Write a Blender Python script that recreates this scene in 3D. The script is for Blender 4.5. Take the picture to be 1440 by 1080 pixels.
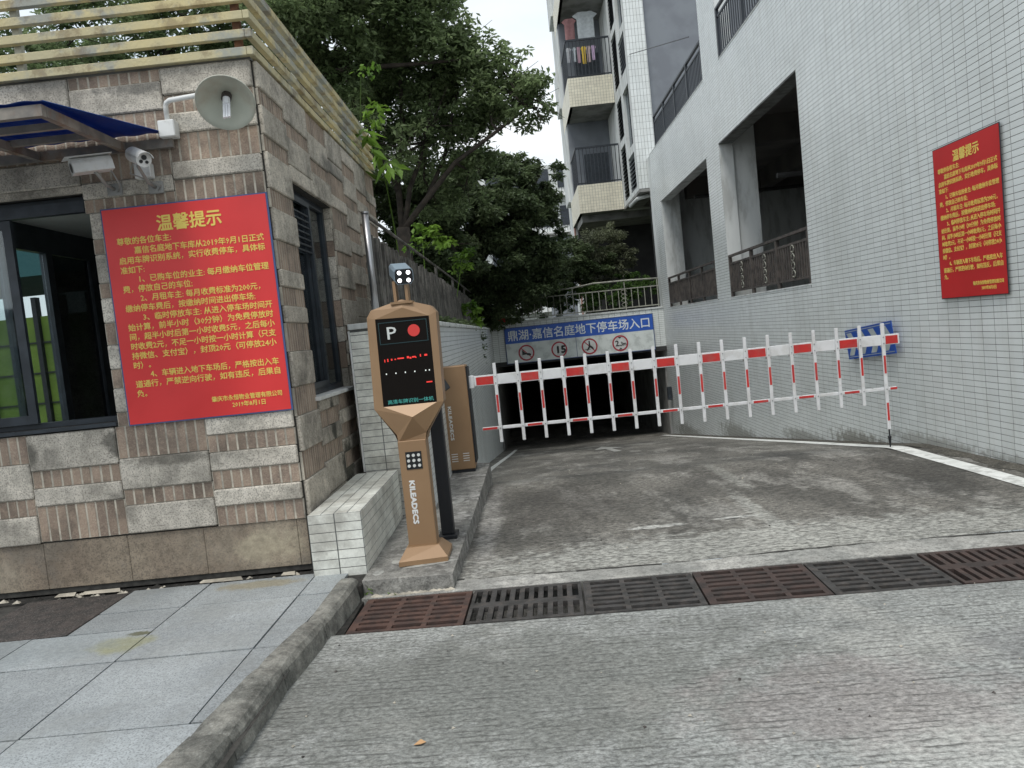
import bpy, math, random
import numpy as np
from mathutils import Vector, Matrix
PI = math.pi
S = bpy.context.scene
COL = S.collection
for o in list(bpy.data.objects): bpy.data.objects.remove(o)

# ---------------------------------------------------------------- camera
cd = bpy.data.cameras.new('camera'); cam = bpy.data.objects.new('camera', cd); COL.objects.link(cam)
ROLL, PITCH, YAW = -0.1023, -0.066, -0.0204
fwd = Vector((math.sin(YAW)*math.cos(PITCH), math.cos(YAW)*math.cos(PITCH), math.sin(PITCH)))
r0 = Vector((math.cos(YAW), -math.sin(YAW), 0)); u0 = r0.cross(fwd)
rt = math.cos(ROLL)*r0 + math.sin(ROLL)*u0; up = -math.sin(ROLL)*r0 + math.cos(ROLL)*u0
cam.matrix_world = Matrix(((rt.x, up.x, -fwd.x, 0), (rt.y, up.y, -fwd.y, 0), (rt.z, up.z, -fwd.z, 1.6), (0, 0, 0, 1)))
cd.sensor_width = 36; cd.lens = 1075.3/1440*36; cd.clip_start = .05; cd.clip_end = 2000
S.camera = cam

# ---------------------------------------------------------------- world, sun, exposure
SUN_EL, SUN_AZ = math.radians(62), math.radians(200)          # azimuth clockwise from +Y
W = bpy.data.worlds.new('World'); S.world = W; W.use_nodes = True
n = W.node_tree.nodes; l = W.node_tree.links; n.clear()
out = n.new('ShaderNodeOutputWorld'); bg = n.new('ShaderNodeBackground'); sky = n.new('ShaderNodeTexSky')
sky.sky_type = 'NISHITA'; sky.sun_disc = False; sky.sun_elevation = SUN_EL; sky.sun_rotation = SUN_AZ
sky.air_density = 1.5; sky.dust_density = 3.0; sky.altitude = 50
tc = n.new('ShaderNodeTexCoord'); mp = n.new('ShaderNodeMapping'); mp.inputs['Scale'].default_value = (1, 1, 2.6)
nz = n.new('ShaderNodeTexNoise'); nz.inputs['Scale'].default_value = 2.2; nz.inputs['Detail'].default_value = 6
cr = n.new('ShaderNodeValToRGB')
cr.color_ramp.elements[0].position = .36; cr.color_ramp.elements[0].color = (7.3, 8.4, 9.4, 1)
cr.color_ramp.elements[1].position = .62; cr.color_ramp.elements[1].color = (10.6, 10.8, 10.9, 1)
mx = n.new('ShaderNodeMix'); mx.data_type = 'RGBA'; mx.inputs[0].default_value = .86
l.new(tc.outputs['Generated'], mp.inputs[0]); l.new(mp.outputs[0], nz.inputs[0]); l.new(nz.outputs[0], cr.inputs[0])
l.new(sky.outputs[0], mx.inputs[6]); l.new(cr.outputs[0], mx.inputs[7]); l.new(mx.outputs[2], bg.inputs[0])
bg.inputs[1].default_value = 0.1
l.new(bg.outputs[0], out.inputs[0])
sd = bpy.data.lights.new('sun', 'SUN'); sd.energy = 1.5; sd.angle = math.radians(18); sd.color = (1, .97, .92)
so = bpy.data.objects.new('sun', sd); COL.objects.link(so)
sv = Vector((math.sin(SUN_AZ)*math.cos(SUN_EL), math.cos(SUN_AZ)*math.cos(SUN_EL), math.sin(SUN_EL)))
so.rotation_euler = sv.to_track_quat('Z', 'Y').to_euler(); so.location = (0, -10, 30)
S.view_settings.view_transform = 'Standard'; S.view_settings.look = 'None'
S.view_settings.exposure = 0.22; S.view_settings.gamma = 1; S.view_settings.use_curve_mapping = False
S.cycles.max_bounces = 6; S.cycles.transparent_max_bounces = 8

# ---------------------------------------------------------------- materials
def hexc(r, g, b): return (r, g, b, 1)
def M(name, c1, c2=None, scale=6, rough=.8, bump=0, bscale=60, stain=None, sscale=2, samt=.5, sw=.12, stretch=(1, 1, 1),
      speck=None, spscale=180, spamt=.3, metallic=0, isl=0, spec=.5, stain2=None, s2scale=1, s2amt=.4, s2stretch=(1, 1, 1), lines=None, grain=None, patches=()):
    m = bpy.data.materials.new(name); m.use_nodes = True; nt = m.node_tree; N = nt.nodes; L = nt.links
    b = N['Principled BSDF']; b.inputs['Roughness'].default_value = rough; b.inputs['Metallic'].default_value = metallic
    b.inputs['Specular IOR Level'].default_value = spec
    geo = N.new('ShaderNodeNewGeometry'); oi = N.new('ShaderNodeObjectInfo')
    def mapping(st):
        p = N.new('ShaderNodeMapping'); p.inputs['Scale'].default_value = st; L.new(geo.outputs['Position'], p.inputs[0]); return p
    def noise(st, sc, det=5, rg=.5):
        t = N.new('ShaderNodeTexNoise'); t.inputs['Scale'].default_value = sc; t.inputs['Detail'].default_value = det; t.inputs['Roughness'].default_value = rg
        L.new(mapping(st).outputs[0], t.inputs[0]); return t
    def ramp(src, a, bb):
        r = N.new('ShaderNodeMapRange'); r.interpolation_type = 'SMOOTHSTEP'
        r.inputs[1].default_value = a; r.inputs[2].default_value = bb; L.new(src, r.inputs[0]); return r.outputs[0]
    def mix(fac, a, bb, mode='MIX'):
        x = N.new('ShaderNodeMix'); x.data_type = 'RGBA'; x.blend_type = mode
        if isinstance(fac, float) or isinstance(fac, int): x.inputs[0].default_value = fac
        else: L.new(fac, x.inputs[0])
        for i, v in ((6, a), (7, bb)):
            if isinstance(v, tuple): x.inputs[i].default_value = (*v[:3], 1)
            else: L.new(v, x.inputs[i])
        return x.outputs[2]
    def mul(a, k):
        x = N.new('ShaderNodeMath'); x.operation = 'MULTIPLY'; L.new(a, x.inputs[0]); x.inputs[1].default_value = k; return x.outputs[0]
    col = c1
    if c2: col = mix(ramp(noise(stretch, scale).outputs[0], .35, .65), c1, c2)
    if speck:
        col = mix(mul(ramp(noise((1, 1, 1), spscale, 2).outputs[0], .52, .6), spamt), col, speck)
    if stain:
        col = mix(mul(ramp(noise(stretch, sscale, 10, .66).outputs[0], .48, .5+sw), samt), col, stain)
    if stain2:
        col = mix(mul(ramp(noise(s2stretch, s2scale, 10, .68).outputs[0], .5, .62), s2amt), col, stain2)
    for (pc, pr, pcol, pamt, psc) in patches:      # stains with a shape and place of their own
        q = N.new('ShaderNodeMapping'); q.inputs['Scale'].default_value = [1/x for x in pr]; q.inputs['Location'].default_value = [-c_/x for c_, x in zip(pc, pr)]
        L.new(geo.outputs['Position'], q.inputs[0]); ln = N.new('ShaderNodeVectorMath'); ln.operation = 'LENGTH'; L.new(q.outputs[0], ln.inputs[0])
        ma = N.new('ShaderNodeMath'); ma.operation = 'MULTIPLY_ADD'; ma.inputs[1].default_value = 2.2; L.new(noise((1, 1, 1), psc, 10, .7).outputs[0], ma.inputs[0]); L.new(ln.outputs['Value'], ma.inputs[2])
        q2 = N.new('ShaderNodeMapRange'); q2.interpolation_type = 'SMOOTHSTEP'; q2.inputs[1].default_value = 1.5; q2.inputs[2].default_value = 2.1; q2.inputs[3].default_value = pamt; q2.inputs[4].default_value = 0
        L.new(ma.outputs[0], q2.inputs[0]); col = mix(q2.outputs[0], col, pcol)
    if grain:
        gs, lo, hi = grain[:3]; gst = grain[3] if len(grain) > 3 else (1, 1, 1)
        q = N.new('ShaderNodeMapRange'); q.inputs[1].default_value = .39; q.inputs[2].default_value = .61; q.inputs[3].default_value = lo; q.inputs[4].default_value = hi
        L.new(noise(gst, gs, 10, .78).outputs[0], q.inputs[0]); cc = N.new('ShaderNodeCombineColor')
        for i in range(3): L.new(q.outputs[0], cc.inputs[i])
        col = mix(1.0, col, cc.outputs[0], 'MULTIPLY')
    hsrc = None
    if lines:   # fine drag lines left by the broom: (rotation, freq, amount, colour)
        ang, fr, amt, lc = lines
        p = N.new('ShaderNodeMapping'); p.inputs['Rotation'].default_value = (0, 0, ang); L.new(geo.outputs['Position'], p.inputs[0])
        wv = N.new('ShaderNodeTexWave'); wv.wave_type = 'BANDS'; wv.bands_direction = 'Y'; wv.inputs['Scale'].default_value = .314*fr; wv.inputs['Distortion'].default_value = 4.0
        wv.inputs['Detail'].default_value = 4; wv.inputs['Detail Scale'].default_value = .9; wv.inputs['Detail Roughness'].default_value = .6; L.new(p.outputs[0], wv.inputs[0])
        p2 = N.new('ShaderNodeMapping'); p2.inputs['Scale'].default_value = (3.5, 28, 1); L.new(p.outputs[0], p2.inputs[0])
        t = N.new('ShaderNodeTexNoise'); t.inputs['Scale'].default_value = 1.0; t.inputs['Detail'].default_value = 6; t.inputs['Roughness'].default_value = .7; L.new(p2.outputs[0], t.inputs[0])
        gl = N.new('ShaderNodeMapRange'); gl.inputs[1].default_value = .0; gl.inputs[2].default_value = .27; gl.inputs[3].default_value = 1; gl.inputs[4].default_value = 0; L.new(wv.outputs['Fac'], gl.inputs[0])
        q = N.new('ShaderNodeMath'); q.operation = 'MULTIPLY'; L.new(gl.outputs[0], q.inputs[0]); L.new(ramp(t.outputs[0], .46, .6), q.inputs[1])
        col = mix(mul(q.outputs[0], amt), col, lc); hsrc = q.outputs[0]
    if isl:
        a = N.new('ShaderNodeMath'); a.operation = 'ADD'; L.new(geo.outputs['Random Per Island'], a.inputs[0]); L.new(oi.outputs['Random'], a.inputs[1])
        f = N.new('ShaderNodeMath'); f.operation = 'FRACT'; L.new(a.outputs[0], f.inputs[0])
        mr = N.new('ShaderNodeMapRange'); mr.inputs[3].default_value = 1-isl; mr.inputs[4].default_value = 1+isl*.5; L.new(f.outputs[0], mr.inputs[0])
        hv = N.new('ShaderNodeHueSaturation')
        if isinstance(col, tuple): hv.inputs['Color'].default_value = (*col[:3], 1)
        else: L.new(col, hv.inputs['Color'])
        L.new(mr.outputs[0], hv.inputs['Value']); col = hv.outputs[0]
    if isinstance(col, tuple): b.inputs['Base Color'].default_value = (*col[:3], 1)
    else: L.new(col, b.inputs['Base Color'])
    if bump:
        bn = N.new('ShaderNodeBump'); bn.inputs['Strength'].default_value = bump; bn.inputs['Distance'].default_value = .01
        if hsrc:
            ad = N.new('ShaderNodeMath'); ad.operation = 'ADD'; L.new(noise((1, 1, 1), bscale, 4).outputs[0], ad.inputs[0])
            inv = N.new('ShaderNodeMath'); inv.operation = 'MULTIPLY'; L.new(hsrc, inv.inputs[0]); inv.inputs[1].default_value = -.45
            L.new(inv.outputs[0], ad.inputs[1]); L.new(ad.outputs[0], bn.inputs['Height'])
        else: L.new(noise((1, 1, 1), bscale, 4).outputs[0], bn.inputs['Height'])
        L.new(bn.outputs[0], b.inputs['Normal'])
    return m
def emis(name, c, s):
    m = bpy.data.materials.new(name); m.use_nodes = True; b = m.node_tree.nodes['Principled BSDF']
    b.inputs['Base Color'].default_value = (*c, 1); b.inputs['Emission Color'].default_value = (*c, 1); b.inputs['Emission Strength'].default_value = s
    return m
def glass(name, c=(.5, .6, .6), alpha=.55):
    m = bpy.data.materials.new(name); m.use_nodes = True; nt = m.node_tree; N = nt.nodes; N.clear()
    o = N.new('ShaderNodeOutputMaterial'); t = N.new('ShaderNodeBsdfTransparent'); t.inputs[0].default_value = (*c, 1)
    g = N.new('ShaderNodeBsdfGlossy'); g.inputs['Roughness'].default_value = .03; g.inputs[0].default_value = (.9, .95, 1, 1)
    f = N.new('ShaderNodeLayerWeight'); pw = N.new('ShaderNodeMath'); pw.operation = 'POWER'; pw.inputs[1].default_value = 4; nt.links.new(f.outputs['Facing'], pw.inputs[0])
    ad = N.new('ShaderNodeMath'); ad.operation = 'MULTIPLY_ADD'; ad.inputs[1].default_value = .7; ad.inputs[2].default_value = .07
    x = N.new('ShaderNodeMixShader'); nt.links.new(pw.outputs[0], ad.inputs[0]); nt.links.new(ad.outputs[0], x.inputs[0]); nt.links.new(t.outputs[0], x.inputs[1]); nt.links.new(g.outputs[0], x.inputs[2])
    nt.links.new(x.outputs[0], o.inputs[0]); return m
def leafmat(name, c1, c2, tr=.25):
    m = M(name, c1, c2, scale=1.3, rough=.5, isl=.55, spec=.35); N = m.node_tree.nodes; L = m.node_tree.links
    b = N['Principled BSDF']; src = b.inputs['Base Color'].links[0].from_socket
    t = N.new('ShaderNodeBsdfTranslucent'); L.new(src, t.inputs[0]); x = N.new('ShaderNodeMixShader'); x.inputs[0].default_value = tr
    L.new(b.outputs[0], x.inputs[1]); L.new(t.outputs[0], x.inputs[2]); L.new(x.outputs[0], N['Material Output'].inputs[0]); return m

m_road = M('road_concrete', (.33, .34, .325), (.245, .253, .242), scale=1.1, rough=.85, bump=.55, bscale=55, stain=(.15, .15, .14), sscale=2.6, samt=.55, sw=.2,
           speck=(.12, .12, .11), spscale=60, spamt=.45, stain2=(.5, .49, .45), s2scale=.9, s2amt=.3, lines=(math.radians(2.3), 25, .75, (.07, .07, .065)), grain=(38, .5, 1.45, (.8, 1.3, 1)), patches=[((-.3, 3.4, 0), (1.9, .9, 1), (.13, .135, .12), .6, 5), ((1.6, 2.6, 0), (.8, .4, 1), (.5, .5, .47), .4, 7), ((2.2, 3.2, 0), (.5, .5, 1), (.17, .17, .17), .6, 6), ((1.2, 3.0, 0), (.9, .5, 1), (.3, .26, .25), .4, 4)])
m_ramp = M('ramp_concrete', (.19, .18, .158), (.10, .095, .083), scale=1.4, rough=.8, bump=.6, bscale=45, stain=(.07, .068, .062), sscale=1.1, samt=.8, sw=.2, stretch=(1, .45, 1),
           speck=(.07, .07, .065), spscale=70, spamt=.5, stain2=(.36, .35, .32), s2scale=1.5, s2amt=.5, s2stretch=(1.4, .5, 1), lines=(math.radians(2.3), 27, .75, (.03, .03, .028)), grain=(26, .35, 1.7, (.8, 1.3, 1)),
           patches=[((1.75, 6.0, 0), (.1, 1.3, 2), (.36, .36, .33), .65, 11), ((1.95, 8.0, 0), (.1, 1.2, 2), (.3, .3, .27), .5, 9), ((1.6, 5.2, 0), (3.2, .6, 1), (.36, .36, .33), .75, 8),
                    ((-.45, 6.8, 0), (.12, 2.2, 2), (.34, .33, .31), .6, 6), ((.9, 5.95, 0), (.3, .06, 1), (.5, .5, .47), .8, 9), ((1.55, 6.0, 0), (.22, .05, 1), (.5, .5, .47), .8, 9),
                    ((3.6, 7.2, 0), (.5, 1.6, 2), (.045, .042, .036), .7, 3), ((0.2, 7.2, 0), (.8, 1.4, 2), (.06, .055, .048), .6, 3)])
m_band = M('drain_edge_concrete', (.42, .41, .38), (.3, .3, .28), scale=3, rough=.85, bump=.5, bscale=60, stain=(.16, .16, .15), sscale=4, samt=.5, speck=(.15, .15, .14), spscale=70, spamt=.4, grain=(16, .6, 1.35))
m_white_paint = M('white_road_paint', (.8, .81, .78), (.66, .67, .64), scale=5, rough=.7, stain=(.22, .22, .2), sscale=7, samt=.45, bump=.2)
m_old_paint = M('worn_white_paint', (.42, .42, .39), (.3, .3, .28), scale=9, rough=.8, stain=(.18, .18, .17), sscale=14, samt=.7)
m_platform = M('platform_concrete', (.26, .255, .235), (.16, .155, .145), scale=3, grain=(12, .5, 1.5), rough=.85, bump=.6, bscale=50, stain=(.07, .07, .062), sscale=3, samt=.7, speck=(.1, .1, .09), spscale=70, spamt=.4, stain2=(.45, .44, .42), s2scale=3, s2amt=.5)
m_kerb = M('kerb_stone', (.21, .205, .18), (.14, .14, .125), grain=(12, .55, 1.45), scale=5, rough=.85, bump=.6, bscale=70, stain=(.08, .08, .07), sscale=5, samt=.6, speck=(.3, .3, .28), spscale=120, spamt=.3, isl=.12)
m_granite = M('pavement_granite', (.39, .42, .43), (.30, .325, .335), patches=[((-2.42, 4.12, .1), (.2, .16, 1), (.27, .27, .15), .75, 5), ((-2.36, 4.27, .1), (.1, .05, 1), (.1, .1, .05), .9, 14), ((-1.9, 5.0, .1), (.4, .1, 1), (.3, .25, .14), .6, 6), ((-3, 4.2, .1), (.7, .35, 1), (.22, .25, .26), .5, 4)], grain=(30, .85, 1.15), scale=2, rough=.6, bump=.15, bscale=220, speck=(.17, .18, .18), spscale=110, spamt=.7, stain=(.27, .285, .28), sscale=1.6, samt=.55, isl=.14)
m_moss = M('moss_patch', (.3, .3, .19), (.2, .2, .12), scale=20, rough=.9, stain=(.1, .1, .06), sscale=30, samt=.6)
m_dark_stone = M('brown_cover_stone', (.06, .05, .045), (.03, .028, .026), scale=10, rough=.8, bump=.5, bscale=90, speck=(.18, .16, .15), spscale=100, spamt=.35)
m_dirt = M('dark_soil', (.035, .032, .028), (.015, .015, .013), scale=20, rough=.95, bump=.8, bscale=40)
m_stone = M('grey_granite_block', (.62, .575, .50), (.52, .48, .41), grain=(14, .8, 1.2), patches=[((-2.9, 5.2, 1.12), (.1, .3, .12), (.09, .085, .07), .8, 12), ((-2.5, 5.2, .98), (.4, .3, .06), (.12, .11, .09), .7, 12), ((-3.48, 5.2, 1.1), (.06, .3, .14), (.09, .085, .07), .8, 12), ((-2.45, 5.2, 3.5), (.3, .3, .08), (.1, .1, .09), .7, 8)], scale=3, rough=.85, bump=.45, bscale=110, speck=(.2, .18, .155), spscale=95, spamt=.6, stain=(.17, .16, .14), sscale=3, samt=.5, sw=.15, isl=.16)
m_stone_side = M('side_granite_block', (.56, .51, .43), (.44, .4, .335), grain=(12, .75, 1.25), patches=[((-1.6, 6.15, 1.05), (.3, .12, .25), (.03, .03, .02), .9, 8), ((-1.6, 6.5, .65), (.3, .3, .22), (.03, .03, .02), .9, 6), ((-1.6, 7.2, 3.2), (.3, .6, .2), (.1, .1, .09), .6, 5)], scale=3, rough=.85, bump=.45, bscale=110, speck=(.17, .155, .13), spscale=95, spamt=.5, stain=(.11, .105, .09), sscale=2.2, samt=.6, sw=.15, isl=.2)
m_plinth = M('brown_plinth_granite', (.29, .24, .18), (.225, .18, .135), grain=(12, .78, 1.25), patches=[((-1.92, 5.24, .3), (.28, .5, .16), (.42, .37, .27), .7, 4)], scale=2.5, rough=.8, bump=.35, bscale=110, speck=(.1, .085, .07), spscale=95, spamt=.5, stain=(.36, .32, .25), sscale=1.3, samt=.6, sw=.2, stretch=(1, 1, .8), isl=.06, stain2=(.1, .095, .085), s2scale=3, s2amt=.4)
m_rib = M('pink_granite_strip', (.37, .28, .215), (.285, .215, .17), scale=7, rough=.9, bump=.6, bscale=90, speck=(.46, .38, .29), spscale=95, spamt=.45, stain=(.1, .085, .07), sscale=3, samt=.5, isl=.25)
m_mortar = M('pale_mortar', (.58, .53, .44), (.42, .385, .32), scale=9, rough=.9, bump=.4, stain=(.15, .14, .12), sscale=4, samt=.5)
m_joint = M('dark_joint', (.06, .058, .052), (.035, .033, .03), scale=20, rough=.95)
m_tile = M('white_glazed_tile', (.78, .815, .805), (.73, .765, .755), scale=.8, rough=.32, isl=.06, stain2=(.55, .56, .52), s2scale=2.2, s2amt=.22, s2stretch=(2.5, 2.5, .22), spec=.5, bump=.04, bscale=25, stain=(.5, .52, .49), sscale=.9, samt=.22, stretch=(1, 1, .5), patches=[((4.35, 6.2, -.02), (.3, 1.6, .1), (.2, .195, .16), .5, 9), ((4.35, 8.3, -.08), (.3, 1.3, .13), (.2, .195, .16), .55, 9), ((4.35, 10.2, -.32), (.3, 1.2, .18), (.18, .175, .14), .8, 9), ((4.35, 12.2, -.57), (.3, 1.3, .2), (.2, .2, .17), .7, 6), ((4.35, 16, -1.05), (.3, 2.2, .3), (.2, .2, .17), .7, 6), ((4.35, 21, -1.7), (.3, 2.5, .35), (.2, .2, .17), .7, 6), ((4.35, 5.7, 1.75), (.3, .2, .12), (.35, .35, .33), .7, 14)])
m_tile2 = M('bench_glazed_tile', (.78, .79, .73), (.68, .68, .62), grain=(9, .8, 1.15), scale=3, rough=.4, isl=.12, stain=(.3, .28, .24), sscale=3, samt=.4, bump=.05)
m_tile_cream = M('cream_balcony_tile', (.78, .74, .6), (.7, .665, .54), scale=3, rough=.45, isl=.08)
m_grout = M('tile_grout', (.19, .2, .195), (.13, .135, .13), scale=6, rough=.95, stain=(.05, .05, .045), sscale=2, samt=.5)
m_plaster = M('white_plaster', (.7, .725, .715), (.6, .625, .615), scale=2, rough=.9, stain=(.3, .3, .28), sscale=2, samt=.35, stretch=(2, 2, .5))
m_greypl = M('grey_render', (.22, .24, .265), (.185, .2, .225), scale=2, rough=.9)
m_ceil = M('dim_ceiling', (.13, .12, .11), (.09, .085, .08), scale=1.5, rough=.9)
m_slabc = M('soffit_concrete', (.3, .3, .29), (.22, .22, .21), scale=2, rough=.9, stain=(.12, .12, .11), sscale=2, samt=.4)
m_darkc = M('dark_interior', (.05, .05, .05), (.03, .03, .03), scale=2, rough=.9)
m_black = M('black_metal', (.018, .02, .024), rough=.45, metallic=.2)
m_blackp = M('black_plastic', (.012, .013, .015), rough=.3)
m_alu = M('blue_grey_aluminium', (.05, .06, .072), (.035, .042, .05), scale=9, rough=.4, metallic=.3)
m_railb = M('brown_railing', (.10, .085, .075), (.06, .052, .047), scale=4, rough=.7, stain=(.02, .02, .02), sscale=8, samt=.5)
m_raild = M('dark_railing', (.028, .034, .042), rough=.5, metallic=.3)
m_railp = M('pale_railing', (.4, .4, .34), (.28, .28, .24), scale=6, rough=.6, metallic=.2)
m_fence = M('weathered_fence', (.15, .14, .125), (.07, .066, .06), scale=6, rough=.8, stain=(.03, .03, .025), sscale=9, samt=.6, isl=.3)
m_steel = M('stainless_steel', (.42, .42, .43), rough=.33, metallic=1)
m_yellow = M('faded_yellow_paint', (.6, .51, .27), (.5, .45, .28), scale=3, rough=.7, stain=(.3, .32, .3), sscale=2.2, samt=.85, sw=.1, bump=.3, stain2=(.16, .1, .05), s2scale=5, s2amt=.5)
m_rust = M('rusty_metal', (.2, .09, .045), (.1, .05, .03), scale=14, rough=.9, bump=.5)
m_awn = M('blue_sheet', (.014, .055, .2), (.01, .04, .14), scale=3, rough=.45, stain=(.02, .03, .05), sscale=3, samt=.4)
_N = m_awn.node_tree.nodes; _L = m_awn.node_tree.links; _t = _N.new('ShaderNodeBsdfTranslucent'); _t.inputs[0].default_value = (.014, .07, .27, 1)
_x = _N.new('ShaderNodeMixShader'); _x.inputs[0].default_value = .5; _L.new(_N['Principled BSDF'].outputs[0], _x.inputs[1]); _L.new(_t.outputs[0], _x.inputs[2]); _L.new(_x.outputs[0], _N['Material Output'].inputs[0])
m_awnf = M('awning_frame_metal', (.3, .27, .23), (.16, .15, .14), scale=6, rough=.7, stain=(.2, .1, .05), sscale=5, samt=.6)
m_white = M('white_enamel', (.74, .75, .74), (.66, .67, .66), scale=4, rough=.4, stain=(.4, .38, .34), sscale=8, samt=.3)
m_shade = M('lamp_enamel', (.56, .58, .5), (.48, .5, .43), scale=5, rough=.5, stain=(.3, .14, .05), sscale=4, samt=.35, sw=.3)
m_bulb = M('bulb_glass', (.8, .82, .85), rough=.15)
m_red = M('poster_red', (.72, .045, .045), (.66, .038, .038), scale=2.5, rough=.38, bump=.5, bscale=2.2)
m_red2 = M('poster_red_far', (.56, .016, .017), (.52, .015, .015), scale=2.5, rough=.5)
m_pyel = M('poster_yellow', (.8, .62, .14), rough=.5)
m_pblue = M('poster_edge_blue', (.06, .1, .24), rough=.6)
m_brz = M('bronze_paint', (.315, .198, .108), (.29, .18, .098), scale=3, rough=.42, metallic=.15)
m_screen = M('screen_black', (.010, .008, .007), rough=.3, spec=.12)
m_redl = emis('red_led', (.8, .04, .03), .45)
m_redl2 = emis('red_led_dim', (.6, .02, .02), .5)
m_whl = emis('white_led', (.8, .85, .8), .35)
m_teal = emis('teal_led', (.05, .28, .25), .35)
m_whled = emis('camera_led', (1, .97, 1), 3.0)
m_steelb = M('pale_blue_housing', (.33, .42, .5), rough=.35, metallic=.4)
m_redp = M('barrier_red', (.62, .035, .03), (.52, .03, .03), scale=8, rough=.4, stain=(.4, .12, .1), sscale=9, samt=.4)
m_whp = M('barrier_white', (.8, .81, .82), (.74, .75, .76), scale=8, rough=.35, stain=(.5, .49, .45), sscale=6, samt=.35)
m_blue = M('sign_blue', (.035, .13, .56), (.03, .11, .5), scale=3, rough=.45)
m_blue2 = M('chevron_blue', (.02, .09, .42), rough=.35)
m_refl = M('chevron_white', (.5, .54, .54), (.42, .46, .46), scale=6, rough=.4)
m_signw = M('sign_white', (.76, .81, .79), (.68, .73, .71), scale=4, rough=.5, stain=(.3, .33, .32), sscale=4, samt=.3)
m_signred = M('sign_red', (.42, .03, .05), rough=.5)
m_lime = M('lime_panel', (.12, .19, .018), (.09, .15, .015), scale=3, rough=.6)
m_tealr = M('teal_roof', (.02, .10, .11), rough=.6)
m_gr_brown = M('cast_iron_brown', (.07, .045, .038), (.045, .032, .028), scale=10, rough=.75, bump=.4, stain=(.025, .022, .02), sscale=12, samt=.5, isl=.15)
m_gr_rust = M('cast_iron_rust', (.10, .055, .042), (.06, .036, .03), scale=10, rough=.85, bump=.4, stain=(.03, .025, .022), sscale=12, samt=.5)
m_gr_grey = M('cast_iron_grey', (.055, .052, .05), (.03, .028, .026), scale=10, rough=.7, bump=.5, stain=(.1, .085, .075), sscale=14, samt=.5)
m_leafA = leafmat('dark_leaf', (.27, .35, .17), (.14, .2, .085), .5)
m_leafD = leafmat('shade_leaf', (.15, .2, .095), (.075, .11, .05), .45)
m_leafL = leafmat('hedge_leaf', (.09, .17, .035), (.05, .11, .025))
m_leafV = leafmat('vine_leaf', (.2, .34, .05), (.11, .22, .035), .4)
m_bark = M('bark', (.06, .048, .038), (.03, .025, .02), scale=8, rough=.95, bump=.7, bscale=30)
m_glass = glass('window_glass', (.85, .9, .9), .6); m_glassd = glass('dark_glass', (.45, .5, .5), .5); m_smoke = glass('smoked_glass', (.06, .07, .07), .5)
m_grass = M('garden_soil', (.05, .06, .03), (.03, .035, .02), scale=3, rough=.95)
m_pinkst = M('pink_brick', (.36, .2, .16), rough=.8)
def cloth(name, c): return M(name, c, tuple(x*.85 for x in c), scale=12, rough=.9)

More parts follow.
